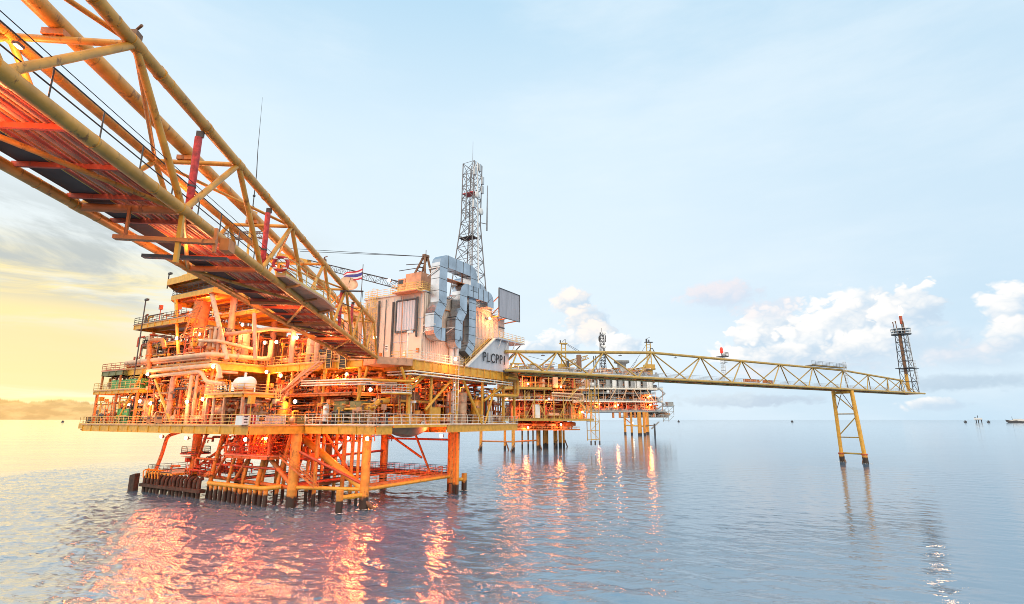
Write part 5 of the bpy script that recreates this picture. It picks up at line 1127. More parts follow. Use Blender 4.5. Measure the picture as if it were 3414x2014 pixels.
for y in (q.y - .4, (p.y + q.y) / 2 + .2, p.y + .8): g.box((-11.12, y - .05, ZM + .02), (-11.005, y + .05, ZM + 2.55))
g.build('corner_post', 'green_paint', c)
G_L = ['dark grey tote bin at the far left end of the laydown deck', 'brown bin second from the left on the laydown deck', 'dark bin beneath the small sign on the laydown deck', 'blackish skip beside the green container']
for k in range(4):
    y = 65 - k * 2.1; t = T('tote_bin', G_L[k], 'bin', PL, (-7.2, y, ZM), 'dark bins on the laydown deck'); m = ('brown_steel', 'brown_steel', 'dark_steel', 'dark_steel')[k]
    g = G()
    for s in (0, 1): g.box((-8 + s * 1.5, y - .9, ZM + .1), (-7.92 + s * 1.5, y + .9, ZM + 1.25)); g.box((-7.92, y - .9 + s * 1.72, ZM + .1), (-6.5, y - .82 + s * 1.72, ZM + 1.25))
    g.box((-7.92, y - .82, ZM + .1), (-6.5, y + .82, ZM + .2)); g.build('body', m, t); g = G()
    for k2_ in range(4): g.box((-8.05, y - .8 + k2_ * .52, ZM + .02), (-8.001, y - .7 + k2_ * .52, ZM + 1.3))
    g.build('rib', m, t)
sg = T('small_sign', 'small red and dark sign on a thin post above the dark bins', 'sign', PL, (-8.6, 60.2, ZM)); G().cyl((-8.6, 60.2, ZM), (-8.6, 60.2, ZM + 1.9), .05, 6).build('post', 'dark_steel', sg); G().box((-8.7, 59.6, ZM + 1.7), (-8.62, 60.8, ZM + 2.5)).build('board', 'brown_steel', sg)
for k, (px, lab) in enumerate(((492, 'small orange panel with dark print on the deck-edge railing'), (522, 'larger orange panel with dark lettering strip on the deck-edge railing'))):
    p = PL.X(px, 1402, -12.05); t = T('rail_panel', lab, 'panel', PL, p, 'orange panels on the railing'); wdt = .9 + .8 * k
    o = G().box((-12.1, p.y - wdt, p.z - .35), (-12.02, p.y + wdt * .3, p.z + .75)).build('board', 'orange_paint', t); g = G()
    for j in range(3 + 2 * k): g.box((-12.12, p.y - wdt * .85 + j * .28, p.z + .2), (-12.101, p.y - wdt * .85 + j * .28 + .18, p.z + .5))
    g.build('print', 'black', o); G().cyl((-12.0, p.y, p.z - .5), (-12.0, p.y, p.z - .34), .04, 6).build('clip', 'dark_steel', t)
t = T('green_bundle', 'row of pale green tanks behind the railing of the left laydown level', 'tank', PL, (-10, 47, 17.0))
for k in range(6): G().box((-10.6, 41.6 + k * 1.75, 17.05), (-9.2, 43.2 + k * 1.75, 18.7)).build('tank_cell', 'green_paint', t)
# transformer boxes behind the white rail
for k, (px, py, pz, lab) in enumerate(((1112, 1338, 1380, 'dark olive switchgear box behind the white railing, left of a pair'), (1165, 1338, 1380, 'dark olive switchgear box behind the white railing, right of a pair'))):
    p = PL.X(px, pz, -2.2); q = PL.X(px + 40, py, -2.2); cabinet(lab, (-2.2, q.y, ZM + .6), (-.6, p.y, q.z), 'olive_paint', 'switchgear_box', 'cabinet', 2)
cabinet('yellow control cabinet behind the railing left of the caged ladder', (9.0, -3.9, ZM), (11.4, -2.8, ZM + 2.6), 'yellow_paint'); cabinet('grey control cabinet near the right end of the main deck', (25, -3.6, ZM), (27, -2.4, ZM + 2.2), 'grey_wall')
cabinet('small white cabinet on the upper deck at the stair head', (-1.2, 4.4, ZU), (-.2, 5.6, ZU + 2.0), 'white_paint', 'control_cabinet', 'cabinet', 1)
# lifeboat in its recess
lf = T('lifeboat', 'orange-yellow enclosed lifeboat numbered 7 hanging in its deck recess', 'lifeboat', PL, (5.6, -2.4, 9.4))
def hullpts(t): w = math.sin(math.pi * min(.999, max(.001, t))) ** .45; return 1.35 * w
g = G(); n = 18; rows = []
prof = [(-1.0, .0, 0), (-.75, .55, 0), (-.15, .95, 0), (0, 1.0, 0)]
for i in range(n + 1):
    t = i / n; wv = hullpts(t); x = 1.0 + 9.2 * t; sheer = .5 * (2 * t - 1) ** 2
    rows.append([V((x, -2.4 + sgn * wv * b, 10.9 + a * (1 - .4 * (2 * t - 1) ** 2) * 1.45 + sheer)) for sgn, seq in ((-1, reversed(prof)), (1, prof)) for a, b, _ in seq])
m_ = len(rows[0])
for i in range(n):
    for k in range(m_ - 1): g.quad(rows[i][k], rows[i + 1][k], rows[i + 1][k + 1], rows[i][k + 1], True)
g.build('hull', 'hull_grey', lf)
g = G(); cp = [(0, 1.02), (.7, 1.0), (1.5, .75), (1.85, .3)]; rows = []
for i in range(n + 1):
    t = i / n; wv = hullpts(t); hh_ = math.sin(math.pi * min(.98, max(.02, t))) ** .4; x = 1.0 + 9.2 * t; sheer = .5 * (2 * t - 1) ** 2
    rows.append([V((x, -2.4 + sg_ * wv * b, 10.91 + a * hh_ + sheer)) for sg_, seq in ((-1, cp), (1, list(reversed(cp)))) for a, b in seq])
for i in range(n):
    for k in range(len(rows[0]) - 1): g.quad(rows[i][k], rows[i][k + 1], rows[i + 1][k + 1], rows[i + 1][k], True)
g.build('canopy', 'canopy_orange', lf)
ct = G().lathe((7.6, -2.4, 12.5), [(.8, 0), (.7, .7), (.5, .85)], 12).build('cockpit', 'canopy_orange', lf)
for k in range(4): G().box((2.8 + k * 1.3, -3.72, 11.15), (3.3 + k * 1.3, -3.66, 11.4)).build('window', 'glass_dark', lf)
mw = Matrix.Translation(V((7.2, -3.86, 10.98)) - V((5.6, -2.4, 9.4))) @ Matrix.Rotation(R(90), 4, 'X')
G().box((6.9, -3.83, 10.92), (7.9, -3.78, 11.75)).build('number_plate', 'white_paint', lf); text_mesh('7', .85, .01, 'black', lf, 'lettering', mw, .02)
dv = T('lifeboat_davit', 'yellow arched davit frame over the lifeboat', 'davit', PL, (5.6, -1, ZM))
xa_, xb_ = PL.Y(1262, 1400, -3).x, PL.Y(1405, 1400, -3).x
for x in (xa_, xb_):
    G().tube([(x, -.9, ZM), (x + .3, -1.2, 13.6), (x + 1.2, -2.0, 14.6), (x + 2.4, -2.4, 14.6)] if x < (xa_ + xb_) / 2 else [(x, -.9, ZM), (x, -1.2, 13.6), (x - 1, -2.0, 14.6), (x - 2.4, -2.4, 14.6)], .42, 8, .6).build('arm', 'yellow_paint', dv)
G().beam((3.6, -2.4, 14.7), (10.4, -2.4, 14.7), .25, .3).build('cross_beam', 'yellow_paint', dv)
for x in (3.8, 7.4): G().tube([(x, -2.4, 14.6), (x, -2.4, 12.0)], .05, 6).build('fall_wire', 'dark_steel', dv)

# ------------------------------------------------------------------ floodlights that are lit in the picture
fl0 = None
FLD = [(593, 1128, -9.5, 0, 1.0, 'lit floodlight among pipes below the left end of the helideck'), (668, 1115, -8.6, 0, 1.6, 'brightest floodlight, on the brace in front of the thick orange leg column'), (496, 1248, -11.6, 0, .8, 'lit floodlight at the left elbow of the twin horizontal pipes'), (715, 1222, -11.6, 0, .8, 'lit floodlight where the upper horizontal pipe turns down'), (471, 1338, -11.6, 0, 1, 'lit floodlight on the main deck under the left laydown level'), (506, 1345, -11.2, 0, 1, 'lit floodlight on the main deck at the slanted yellow brace'), (628, 1340, -11.2, 0, 1, 'lit floodlight on the main deck beside the flanged salmon column'), (680, 1331, -11.2, 0, 1, 'lit floodlight on the main deck beneath the S-bend pipe'), (886, 1143, -3, 0, 1.3, 'lit floodlight at the top of the upturned thick pipe'), (925, 1141, -2.4, 0, 1.3, 'lit floodlight on the upper deck just right of the upturned thick pipe'), (993, 1126, -2.6, 0, 1.4, 'lit floodlight hanging right below the footbridge'), (987, 1339, -5.2, 0, 1.0, 'lit floodlight above the orange pot vessel'), (1232, 1299, 1.5, 1, .6, 'lit floodlight under the upper deck above the curved platform'), (1630, 1062, -4.4, 2, 1.2, 'lit floodlight on the cladding under the blank panel'), (1300, 935, 8, 0, .7, 'lit floodlight on the module roof beside the caged ladders'), (1706, 1218, -5.6, 2, .35, 'lit floodlight at the corner of the name board')]
LC = (1.0, 0.27, 0.065)
def flood(pos, power, lab, frame=PL, size=.4, grp='lit floodlights on the main platform', col=LC, yaw=0):
    global fl0
    w_ = frame.w(pos)
    if fl0 is None:
        t = T('floodlight', lab, 'floodlight', frame, pos, grp); p = V(pos)
        G().box(p + V((-.15, -.3, -.22)), p + V((.12, .3, .22))).build('housing', 'seam_dark', t)
        G().lathe(p + V((-.16, 0, 0)), [(.01, -.22), (.2, -.18), (.29, 0), (.29, .02)], 12, 0).build('lens', 'lamp_glow', t)
        G().tube([p + V((.1, 0, 0)), p + V((.5, 0, -.1))], .05, 6).build('bracket', 'dark_steel', t); fl0 = t
    else: t = copy_thing(fl0, w_, frame.r + yaw, lab); t['group'] = grp
    if power:
        off = frame.M @ Matrix.Rotation(yaw, 3, 'Z') @ V((-.75, 0, -.1)); light('flood_lamp', w_ + off, power, col, size)
    return t
for px, py, pln, ax, pw, lab in FLD:
    pos = PL.X(px, py, pln) if ax == 0 else PL.Y(px, py, pln); flood(pos, 800 * pw, lab, yaw=0 if ax == 0 else R(90))
# unseen fittings added to make the glow, save one right of the lifeboat
for k, (x, y, z, pw, lab) in enumerate(((-6, 30, 19.0, 2.4, 'added floodlight under the upper deck behind the twin pipes'), (0, 20, 19.0, 2.2, 'added floodlight under the upper deck behind the concave corner'), (-4, 18, 19.2, 2, 'added floodlight over the mid-height walkway'), (2, 7, 18.8, 2.0, 'added floodlight under the upper deck behind the main stair'), (12, 1.5, 18.0, 1.5, 'added floodlight under the upper deck behind the raking braces'), (22, 1.0, 18.0, 1.3, 'added floodlight under the upper deck towards the right end'), (-4.5, 35, 31.5, 2.6, 'added floodlight under the helideck'), (-5, 24, 27, 2.6, 'added floodlight over the upper deck under the footbridge'), (1, 14, 27.5, 2.2, 'added floodlight over the upper deck below the side platform'), (-8, 50, 14.6, 1.6, 'added floodlight under the left laydown level'), (-3, 18, 9.2, 2.2, 'added floodlight under the main deck beside the cellar walkway'), (4, 8, 9.2, 2, 'added floodlight under the main deck behind the near leg'), (14, 14, 9.3, 2.2, 'added floodlight under the main deck over the lower walkway'), (4, 30, 9.2, 2.2, 'added floodlight under the main deck behind the raked pipes'), (0, 42, 9.2, 1.6, 'added floodlight under the main deck above the boat landing'), (-4.5, -1.0, 22.6, 1.4, 'added floodlight at the bridge landing'), (1.5, 1.0, 24.0, 1.4, 'added floodlight in front of the cream wall beside the bridge end'), (-9, 14, 9.3, 1.7, 'added floodlight under the main deck in front of the near jacket leg'), (-10, 27, 9.3, 1.7, 'added floodlight under the main deck edge over the fender tubes'), (-2.4, -2.6, 9.5, 2.2, 'added floodlight under the deck corner above the near leg'), (12.5, -3.4, 9.5, 2.0, 'floodlight under the deck edge right of the lifeboat'), (-8, 38, 9.3, 1.6, 'added floodlight under the main deck beside the boat landing'), (11, -7, 21.2, .7, 'added floodlight low at the foot of the ducts'))):
    flood(V((x, y, z)), 850 * pw * (1.25 if z < 10 else 1), lab, col=(1.0, 0.15, 0.03) if z < 10 else LC)
def bridge_fill(pos, power, lab, dz, grp):  # invented fittings, added to light the bridge underside and inner chords orange-red
    t = T('added_bridge_lamp', lab, 'lamp', NB, pos, grp); p = V(pos)
    G().box(p + V((-.09, -.16, 0)), p + V((.09, .16, .1))).build('housing', 'seam_dark', t); G().box(p + V((-.06, -.12, -.02)), p + V((.06, .12, -.001))).build('lens', 'lamp_glow', t)
    light('added_bridge_bulb', NB.w(p + V((0, 0, dz))), power, (1, .30, .1), .4)
LB = ('nearest the upper left corner', 'second along', 'third along', 'fourth along, below the lifebuoy', 'nearest the platform')
for k, y in enumerate((4, 14, 26, 40, 55)):
    bridge_fill((-13.05, y, hB + .1), 290, 'small added lamp on the underside of the footbridge, ' + LB[k], -.75, 'added lamps under the footbridge')
    bridge_fill((sL + .32, y + 3, hT - .35), 330, 'small added lamp under the far top chord of the footbridge, ' + LB[k], -.9, 'added lamps inside the footbridge')
# ------------------------------------------------------------------ the two platforms behind
def rig_clutter(par, x0, x1, y0, y1, z0, z1, n, seed, mats, s=1.0):
    rnd = random.Random(seed); hh = (z1 - z0)
    for i in range(int(n * 3.4)):
        g = G(); m = rnd.choice(mats); x = rnd.uniform(x0, x1); y = rnd.uniform(y0, y1); t = rnd.random(); kd = 'small_pipe'; sz = 1
        if t < .35: z = rnd.uniform(z0 + .5, z1); L = rnd.uniform(2, 9); r = rnd.choice((.1, .15, .22, .3)) * s; g.tube([(x, y, z), (min(x1, x + L), y, z)], r, 6); sz = L * r
        elif t < .62: r = rnd.choice((.1, .15, .25)) * s; L = hh * rnd.uniform(.4, 1); g.tube([(x, y, z0), (x, y, z0 + L)], r, 6); sz = L * r
        elif t < .72: r = rnd.uniform(.4, .9) * s; g.lathe((x, y, z0), [(r, 0), (r, hh * .6), (r * .6, hh * .7), (.05, hh * .75)], 10); kd = 'vessel'; sz = r * hh
        elif t < .8: r = rnd.uniform(.5, .9) * s; L = rnd.uniform(3, 6); g.lathe((x, y, z0 + 1 + r), [(.05, -L / 2), (r, -L / 2 + .3), (r, L / 2 - .3), (.05, L / 2)], 10, 0); kd = 'vessel'; sz = r * L
        elif t < .9: w = rnd.uniform(.6, 2.0) * s; g.box((x, y, z0), (x + w, y + w, z0 + rnd.uniform(.8, min(3, hh)))); kd = 'equipment_box'; sz = w * 2
        else: L = rnd.uniform(2, 5); g.tube([(x, y, z0), (min(x1, x + L), y, z1)], .14 * s, 6)
        bits_item(par, kd, g, m, sz)
def rig_deck(par, x0, x1, y0, y1, z, th, m, rail='rail_paint', cols=0, zb=None, r=.03, cm='far_yellow', name='deck'):
    o = G().box((x0, y0, z - th), (x1, y1, z)).build(name, m, par)
    g = G(); n = max(2, int((x1 - x0) / 3)); 
    for i in range(n + 1): x = x0 + (x1 - x0) * i / n; g.box((x - .08, y0 - .06, z - th + .1), (x + .08, y0 - .001, z - .1))
    g.box((x0, y0 - .12, z - .12), (x1, y0 - .001, z + .02)); g.build('girder', m, o)
    G().rail([(x0, y1, z), (x0, y0, z), (x1, y0, z), (x1, y1, z)], 1.15, 2.0, r, (.5,), False).build('handrail', rail, o)
    if cols:
        for i in range(cols): x = x0 + .6 + (x1 - x0 - 1.2) * i / (cols - 1); G().beam((x, y0 + .5, zb), (x, y0 + .5, z - th), .35, .35).build('column', cm, par)
    return o
p2 = T('wellhead_platform', 'middle-distance orange and yellow pipework platform under the flare bridge, nearer of the two behind', 'platform', P2, (8, 6, 0))
def legat(fr, px, py, dy=0): p = fr.Z(px, py, 0); return p
for k, (px, py) in enumerate(((1603, 1502), (1683, 1500), (1711, 1505), (1793, 1498), (1855, 1490), (1880, 1489))):
    p = P2.Z(px, py, 0); G().tube([(p.x, p.y, -3), (p.x, p.y, 11)], (.62, .5, .66, .6, .6, .5)[k], 12).build('leg', 'jacket_paint', p2)
    G().tube([(p.x + .4, p.y - .3, 3), (p.x + (1.8 if k % 2 else -1.6), p.y - .8, -1)], .3, 8).build('leg_brace', 'brown_steel', p2)
for x in (24, 28.5, 31): G().cyl((x, 34, -3), (x, 34, 10), .8, 12).build('leg', 'jacket_paint', p2)
a, b, c = P2.Z(1603, 1502, 0), P2.Z(1711, 1505, 0), P2.Z(1793, 1498, 0)
for p, q, z in ((a, b, 3.6), (b, c, 3.6), (a, b, 8.6), (b, c, 8.6)): G().tube([(p.x, p.y, z), (q.x, q.y, z)], .3, 8).build('brace', 'orange_paint', p2)
for x, y in ((15, 24), (17.5, 22), (20.5, 26), (22, 25), (12.5, 23), (9, 20)): G().cyl((x, y, -3), (x, y, 9), .35, 8).build('conductor_pipe', 'jacket_paint', p2)
rig_deck(p2, 1, 35, 3, 30, 12.4, .9, 'far_yellow', 'rail_paint'); rig_deck(p2, 2, 30, 6, 30, 8.2, .5, 'orange_paint', 'rail_paint', 8, 8.2)
for i in range(9): x = 1.6 + i * 4.1; G().beam((x, 3.4, 12.4), (x, 3.4, 24), .34, .34).build('column', 'far_yellow', p2)
for i, (xa, xb) in enumerate(((6, 9.5), (14.5, 11), (20, 23.5), (28, 24.5), (27, 31), (31.5, 34.5))): G().beam((xa, 3.2, 12.5), (xb, 3.2, 19.5), .3, .3).build('diagonal_brace', 'far_yellow', p2)
rig_deck(p2, -2, 32, 3.5, 28, 20.0, .4, 'rail_white', 'rail_white'); rig_deck(p2, -2, 17, 2.6, 28, 25.0, 1.0, 'far_yellow', 'rail_paint'); rig_deck(p2, 17, 33, 4, 28, 24.2, .6, 'orange_paint', 'rail_paint'); rig_deck(p2, -1, 34, 5, 30, 30.5, .7, 'far_yellow', 'rail_white', 7, 25)
M2 = ('pipe_cream', 'pipe_salmon', 'orange_paint', 'orange_paint', 'primer_red', 'far_yellow', 'brown_steel')
rig_clutter(p2, 1, 32, 5, 26, 12.4, 19.5, 170, 31, M2); rig_clutter(p2, 0, 32, 5, 26, 20, 24.4, 150, 32, M2); rig_clutter(p2, -1, 32, 6, 26, 25, 30, 150, 33, M2); rig_clutter(p2, 3, 28, 7, 26, 8.3, 11.4, 90, 34, ('orange_paint', 'primer_red', 'pipe_salmon')); rig_clutter(p2, -1, 20, 6, 26, 30.5, 35, 70, 35, ('far_yellow', 'pipe_salmon', 'far_grey')); rig_clutter(p2, 20, 34, 6, 26, 30.5, 34, 30, 36, ('far_grey', 'pipe_cream', 'far_grey'))
G().lathe((16, 9, 13.9), [(.05, -3.4), (1.2, -3), (1.4, -1), (1.4, 2.4), (.9, 3.1), (.05, 3.3)], 16, 0).build('separator_vessel', 'pipe_cream', p2); G().lathe((6, 9, 13.9), [(.05, -2.4), (1.2, -2), (1.2, 2), (.05, 2.4)], 16, 0).build('separator_vessel', 'far_yellow', p2)
G().box((9.6, 3.8, 12.6), (12.2, 6, 18)).build('equipment_house', 'white_paint', p2); G().box((18.5, 5, 25), (20.5, 7, 30)).build('equipment_house', 'pipe_cream', p2)
G().tube([(17, 3.0, 22.6), (30, 3.0, 22.2), (30.8, 3.0, 21.8), (30.8, 3.0, 19.4), (26, 3.0, 18.9)], .4, 10, 1.0).build('pipe', 'pipe_cream', p2); G().tube([(17, 3.2, 21.6), (24, 3.2, 21.2), (29, 3.2, 20.6)], .35, 10).build('pipe', 'pipe_cream', p2)
for (xa, za, xb, zb_) in ((27.5, 12.5, 31.5, 16.2), (31.5, 16.2, 28, 20), (24, 20.2, 28, 24.2), (20.5, 25, 24, 30.3)): G().stair((xa, 3.0, za), (xb, 3.0, zb_), 1.2).build('stair', 'rail_paint', p2)
# stair tower at its right end, standing in the water
stt = G()
for x, y in ((33.2, 2), (37, 2), (33.2, 6), (37, 6)): stt.beam((x, y, 3.5), (x, y, 26), .26, .26)
for i in range(6):
    z = 4 + i * 3.6
    for (p, q) in (((33.2, 2), (37, 2)), ((37, 2), (37, 6)), ((33.2, 6), (37, 6))): stt.beam((*p, z), (*q, z), .16, .16)
    stt.beam((33.2, 2, z), (37, 2, z + 3.6), .14, .14) if i % 2 else stt.beam((37, 2, z), (33.2, 2, z + 3.6), .14, .14)
stt.build('stair_tower', 'far_yellow', p2)
for x in (33.2, 35, 37): G().tube([(x, 2.2, 3.5), (x, 2.2, 1.8)], .3, 8).build('boat_fender', 'rubber', p2)
# its crane
q0, q1 = P2.Y(1878, 1135, 14), P2.Y(1878, 1215, 14)
k3 = T('platform_crane', 'yellow crane mast on the nearer far platform, wires slanting down to the right', 'crane', P2, (q0.x, 14, 30.5))
g = G()
for s in (-1.1, 1.1): g.beam((q0.x + s, 14, q1.z - 2), (q0.x + s * .8, 14, q0.z - 1.5), .35, .35)
for k in range(6): z = q1.z + (q0.z - q1.z) * k / 6; g.beam((q0.x - 1, 14, z), (q0.x + 1, 14, z), .22, .22)
g.box((q0.x - 1.6, 13, q0.z - 1.6), (q0.x + 1.6, 15, q0.z - 1.2)); g.build('mast', 'far_yellow', k3)
g = G(); g.beam((q0.x + .9, 14, q0.z - 1.2), (q0.x + .9, 14, q0.z + .6), .2, .2); g.beam((q0.x + .9, 14, q0.z + .6), (q0.x - .6, 14, q0.z - .8), .16, .16); g.box((q0.x - 1.6, 13.8, q0.z - 1.2), (q0.x - 1.2, 14.2, q0.z)); g.build('masthead', 'dark_steel', k3)
G().cyl((q0.x, 14, 30.5), (q0.x, 14, q1.z - 2), 1.3, 12).build('pedestal', 'far_yellow', k3); G().box((q0.x - 2, 12.5, q1.z - 2.2), (q0.x + 2.4, 16, q1.z + .2)).build('machinery_house', 'far_yellow', k3)
w1, w2 = P2.Y(1945, 1178, 14), P2.Y(1760, 1187, 14); w3 = P2.Y(1858, 1212, 14)
G().tube([(q0.x + .9, 14, q0.z - 1), w1], .08, 4).build('wire', 'black', k3); G().tube([(q0.x + .9, 14, q0.z - 1.4), P2.Y(1925, 1172, 14), w1], .08, 4).build('wire', 'black', k3); G().tube([w2, w3], .07, 4).build('wire', 'black', k3)
bA, bB = P2.Y(1895, 1212, 14), P2.Y(1960, 1190, 14); lattice(G(), bA, bB, 2.2, 1.4, 6, .16, .1).build('boom', 'far_yellow', k3)
ex = P2.Y(1930, 1200, 10); G().lathe((ex.x, 10, 30.5), [(1.1, 0), (1.1, ex.z - 30.5 + 2), (.9, ex.z - 30.5 + 2.2)], 14).build('exhaust_stack', 'brown_steel', p2); ex = P2.Y(1893, 1215, 10); G().lathe((ex.x, 10, 30.5), [(.6, 0), (.6, ex.z - 30.5 + 1.6)], 12).build('exhaust_stack', 'dark_steel', p2)

p3 = T('living_quarters_platform', 'farthest large grey platform with orange-lit lower decks behind the flare bridge', 'platform', P3, (0, 8, 0))
for k, (px, py, r) in enumerate(((2085, 1447, 1.0), (2107, 1449, .9), (2134, 1451, 1.6), (2150, 1451, 1.0), (2160, 1447, 1.4))):
    p = P3.Z(px, py, 0); G().tube([(p.x, p.y, -3), (p.x, p.y, 18)], r, 12).build('leg', 'jacket_paint', p3)
pA, pB = P3.Z(2085, 1447, 0), P3.Z(2160, 1447, 0)
G().tube([(pA.x, pA.y - 1, 7.2), (pB.x, pB.y - 1, 6.4)], .6, 8).build('brace', 'far_yellow', p3); G().tube([(pA.x, pA.y - 1, 13), (pA.x + 7, pA.y - 1, 7.2)], .4, 8).build('brace', 'orange_paint', p3)
for px in (2047, 2069, 2120, 2092): p = P3.Z(px, 1447, 0); G().cyl((p.x, p.y, 13.4), (p.x, p.y, 18), 1.0, 10).build('hanging_caisson', 'orange_paint', p3)
rig_deck(p3, -38, 38, 0, 40, 19.8, 1.6, 'far_grey', 'galvanised', r=.07); rig_deck(p3, 8, 40, -1, 30, 14.4, .8, 'far_grey', 'galvanised', r=.07); rig_deck(p3, -38, 36, 0, 40, 28.0, 1.3, 'rail_white', 'galvanised', 10, 19.8, .07, 'pipe_cream'); rig_deck(p3, -38, 30, 0.4, 40, 34.2, .5, 'far_grey', 'galvanised', r=.07); rig_deck(p3, -38, 37, 0, 40, 39.0, 1.4, 'rail_white', 'galvanised', 12, 28, .07, 'pipe_cream'); rig_deck(p3, -28, 34, 0, 40, 50.0, 1.2, 'far_grey', 'galvanised', 12, 39, .07, 'far_grey')
M3 = ('far_grey', 'orange_paint', 'white_paint', 'pipe_salmon', 'dark_steel', 'pipe_cream')
rig_clutter(p3, -37, 34, 2, 30, 19.8, 26.6, 130, 41, ('primer_red', 'orange_paint', 'pipe_salmon', 'pipe_cream', 'far_grey'), 1.9); rig_clutter(p3, -37, 34, 2, 30, 28, 33.5, 120, 42, ('far_grey', 'white_paint', 'pipe_salmon', 'orange_paint', 'dark_steel'), 1.9); rig_clutter(p3, -37, 34, 2, 30, 39, 48.6, 150, 43, M3, 2.0); rig_clutter(p3, -27, 30, 4, 30, 50, 57, 130, 44, M3, 1.8); rig_clutter(p3, 10, 42, 1, 26, 14.4, 18.2, 70, 45, M3, 1.6); rig_clutter(p3, -20, 24, 2, 30, 34.3, 38, 80, 46, M3, 1.8)
for i in range(8): G().box((-14 + i * 5.6, 1.5, 39.1), (-10.6 + i * 5.6, 6, 46.5)).build('cabin_block', 'white_paint' if i % 2 else 'far_grey', p3)
for (xa, xb, za, zb_) in ((-12, -6, 28, 38), (4, -1, 38, 28), (10, 16, 38, 28), (28, 22, 28, 38)): G().beam((xa, .2, za), (xb, .2, zb_), .7, .7).build('diagonal_brace', 'pipe_cream', p3)
for (xa, za, xb, zb_) in ((29, 19.8, 37, 25), (37, 25, 31, 28), (30, 28, 38, 34), (38, 34, 32, 39), (24, 4, 31, 10)): G().stair((xa, -1.0, za), (xb, -1.0, zb_), 2.0, sw=.2, sh=.5).build('stair', 'far_grey', p3)
g = G()
for x in (36, 41, 46): g.beam((x, 1, 10 if x < 46 else 16), (x, 1, 27), .35, .35)
for z in (11, 15, 19, 23, 27): g.beam((36, 1, z), (46 if z > 12 else 41, 1, z), .3, .3)
for z in (11, 15, 19): g.beam((36, 1, z), (41, 1, z + 4), .25, .25); g.beam((46, 1, z + 4), (41, 1, z), .25, .25)
g.box((39, 0, 23.4), (47, 8, 24)); g.box((41, 1, 24), (46, 6, 27)); g.build('escape_boat_station', 'far_grey', p3)
p = P3.Z(2184, 1453, 0); G().cyl((p.x, p.y, -2), (p.x, p.y, 9), .7, 8).build('fender_post', 'dark_steel', p3); G().beam((p.x - 7, p.y, 7.5), (p.x, p.y, 7.8), .6, .6).build('brace', 'brown_steel', p3)
hh_ = P3.Y(2072, 1203, 20); g = G().lathe((hh_.x, 20, 50), [(7, 0), (7, 4), (4, 8), (4, hh_.z - 53), (7, hh_.z - 52), (7, hh_.z - 50)], 14); g.build('intake_tower', 'far_grey', p3)
m0, m1 = P3.Y(2006, 1108, 18), P3.Y(2006, 1215, 18)
mt = T('microwave_mast', 'grey lattice mast with round dishes on the farthest platform', 'mast', P3, (m0.x, 18, 50))
lattice(G(), (m0.x, 18, 50), (m0.x, 18, m0.z), 5.0, 2.6, 14, .28, .16, (0, 1, 0)).build('lattice', 'dark_steel', mt)
for k, (px, py) in enumerate(((2014, 1112), (2015, 1156))): q = P3.Y(px, py, 16); G().lathe((q.x, 16, q.z), [(.1, -.2), (1.4, -.5), (1.5, 0), (1.4, .3), (.1, .3)], 16, 1).build('dish', 'white_paint', mt)
g = G()
for k, (px, py) in enumerate(((1998, 1125), (1999, 1134), (2018, 1124), (2018, 1135), (1997, 1130))): q = P3.Y(px, py, 17); g.box((q.x - .4, 16.6, q.z - 1.6), (q.x + .4, 17.4, q.z + 1.6))
g.build('panel_antenna', 'dark_steel', mt); G().tube([(m0.x, 18, m0.z), (m0.x, 18, m0.z + 4)], .15, 6).build('rod', 'dark_steel', mt)
for k, (px, py) in enumerate(((1979, 1188), (1986, 1186))): q = P3.Y(px, py, 15); G().cyl((q.x, 15, 50), (q.x, 15, q.z), .5, 8).build('vent_stack', 'dark_steel', p3)
q0, q1 = P3.Y(2161, 1138, 16), P3.Y(2161, 1215, 16)
k4 = T('platform_crane', 'yellow ladder-like crane mast on the farthest platform, boom slanting down to the left', 'crane', P3, (q0.x, 16, 50))
g = G()
for s in (-2.1, 2.1): g.beam((q0.x + s, 16, q1.z - 3), (q0.x + s * .85, 16, q0.z - 1), .7, .7)
for k in range(7): z = q1.z + (q0.z - q1.z) * k / 7; g.beam((q0.x - 2, 16, z), (q0.x + 2, 16, z), .4, .4)
g.build('mast', 'far_yellow', k4); g = G().box((q0.x - 3.2, 14.5, q0.z - 1.2), (q0.x + 4.2, 17.5, q0.z - .6)); g.box((q0.x - 2.5, 15, q0.z - .6), (q0.x - 1.2, 16, q0.z + 2.2)); g.beam((q0.x - 2, 16, q0.z + 2), (q0.x + 2, 16, q0.z + 4), .3, .3); g.box((q0.x, 15, q0.z - .6), (q0.x + .8, 16, q0.z + 1.4)); g.build('masthead', 'dark_steel', k4)
G().cyl((q0.x, 16, 50), (q0.x, 16, q1.z - 4), 2.6, 14).build('pedestal', 'far_yellow', k4); G().lathe((q0.x + .5, 16, q1.z - 5), [(4.6, 0), (4.8, 1.2)], 16).build('slew_ring', 'far_yellow', k4); G().box((q0.x - 5, 13, q1.z - 3.6), (q0.x + 4, 19, q1.z - .2)).build('machinery_house', 'far_yellow', k4)
lattice(G(), (q0.x - 3, 16, q1.z - 3.5), P3.Y(2105, 1237, 16), 3, 2, 6, .4, .25).build('boom', 'far_yellow', k4)
G().tube([(q0.x - 2, 16, q0.z - 3), P3.Y(2124, 1197, 16), P3.Y(2100, 1230, 16)], .16, 5).build('wire', 'dark_steel', k4); G().tube([P3.Y(2124, 1200, 16), P3.Y(2104, 1233, 16)], .16, 5).build('wire', 'dark_steel', k4)
for px in (2187, 2152, 2117): q = P3.Y(px, 1242, 3); G().cyl((q.x, 3, 50), (q.x, 3, q.z), 1.1, 10).build('vent_stack', 'far_grey', p3)
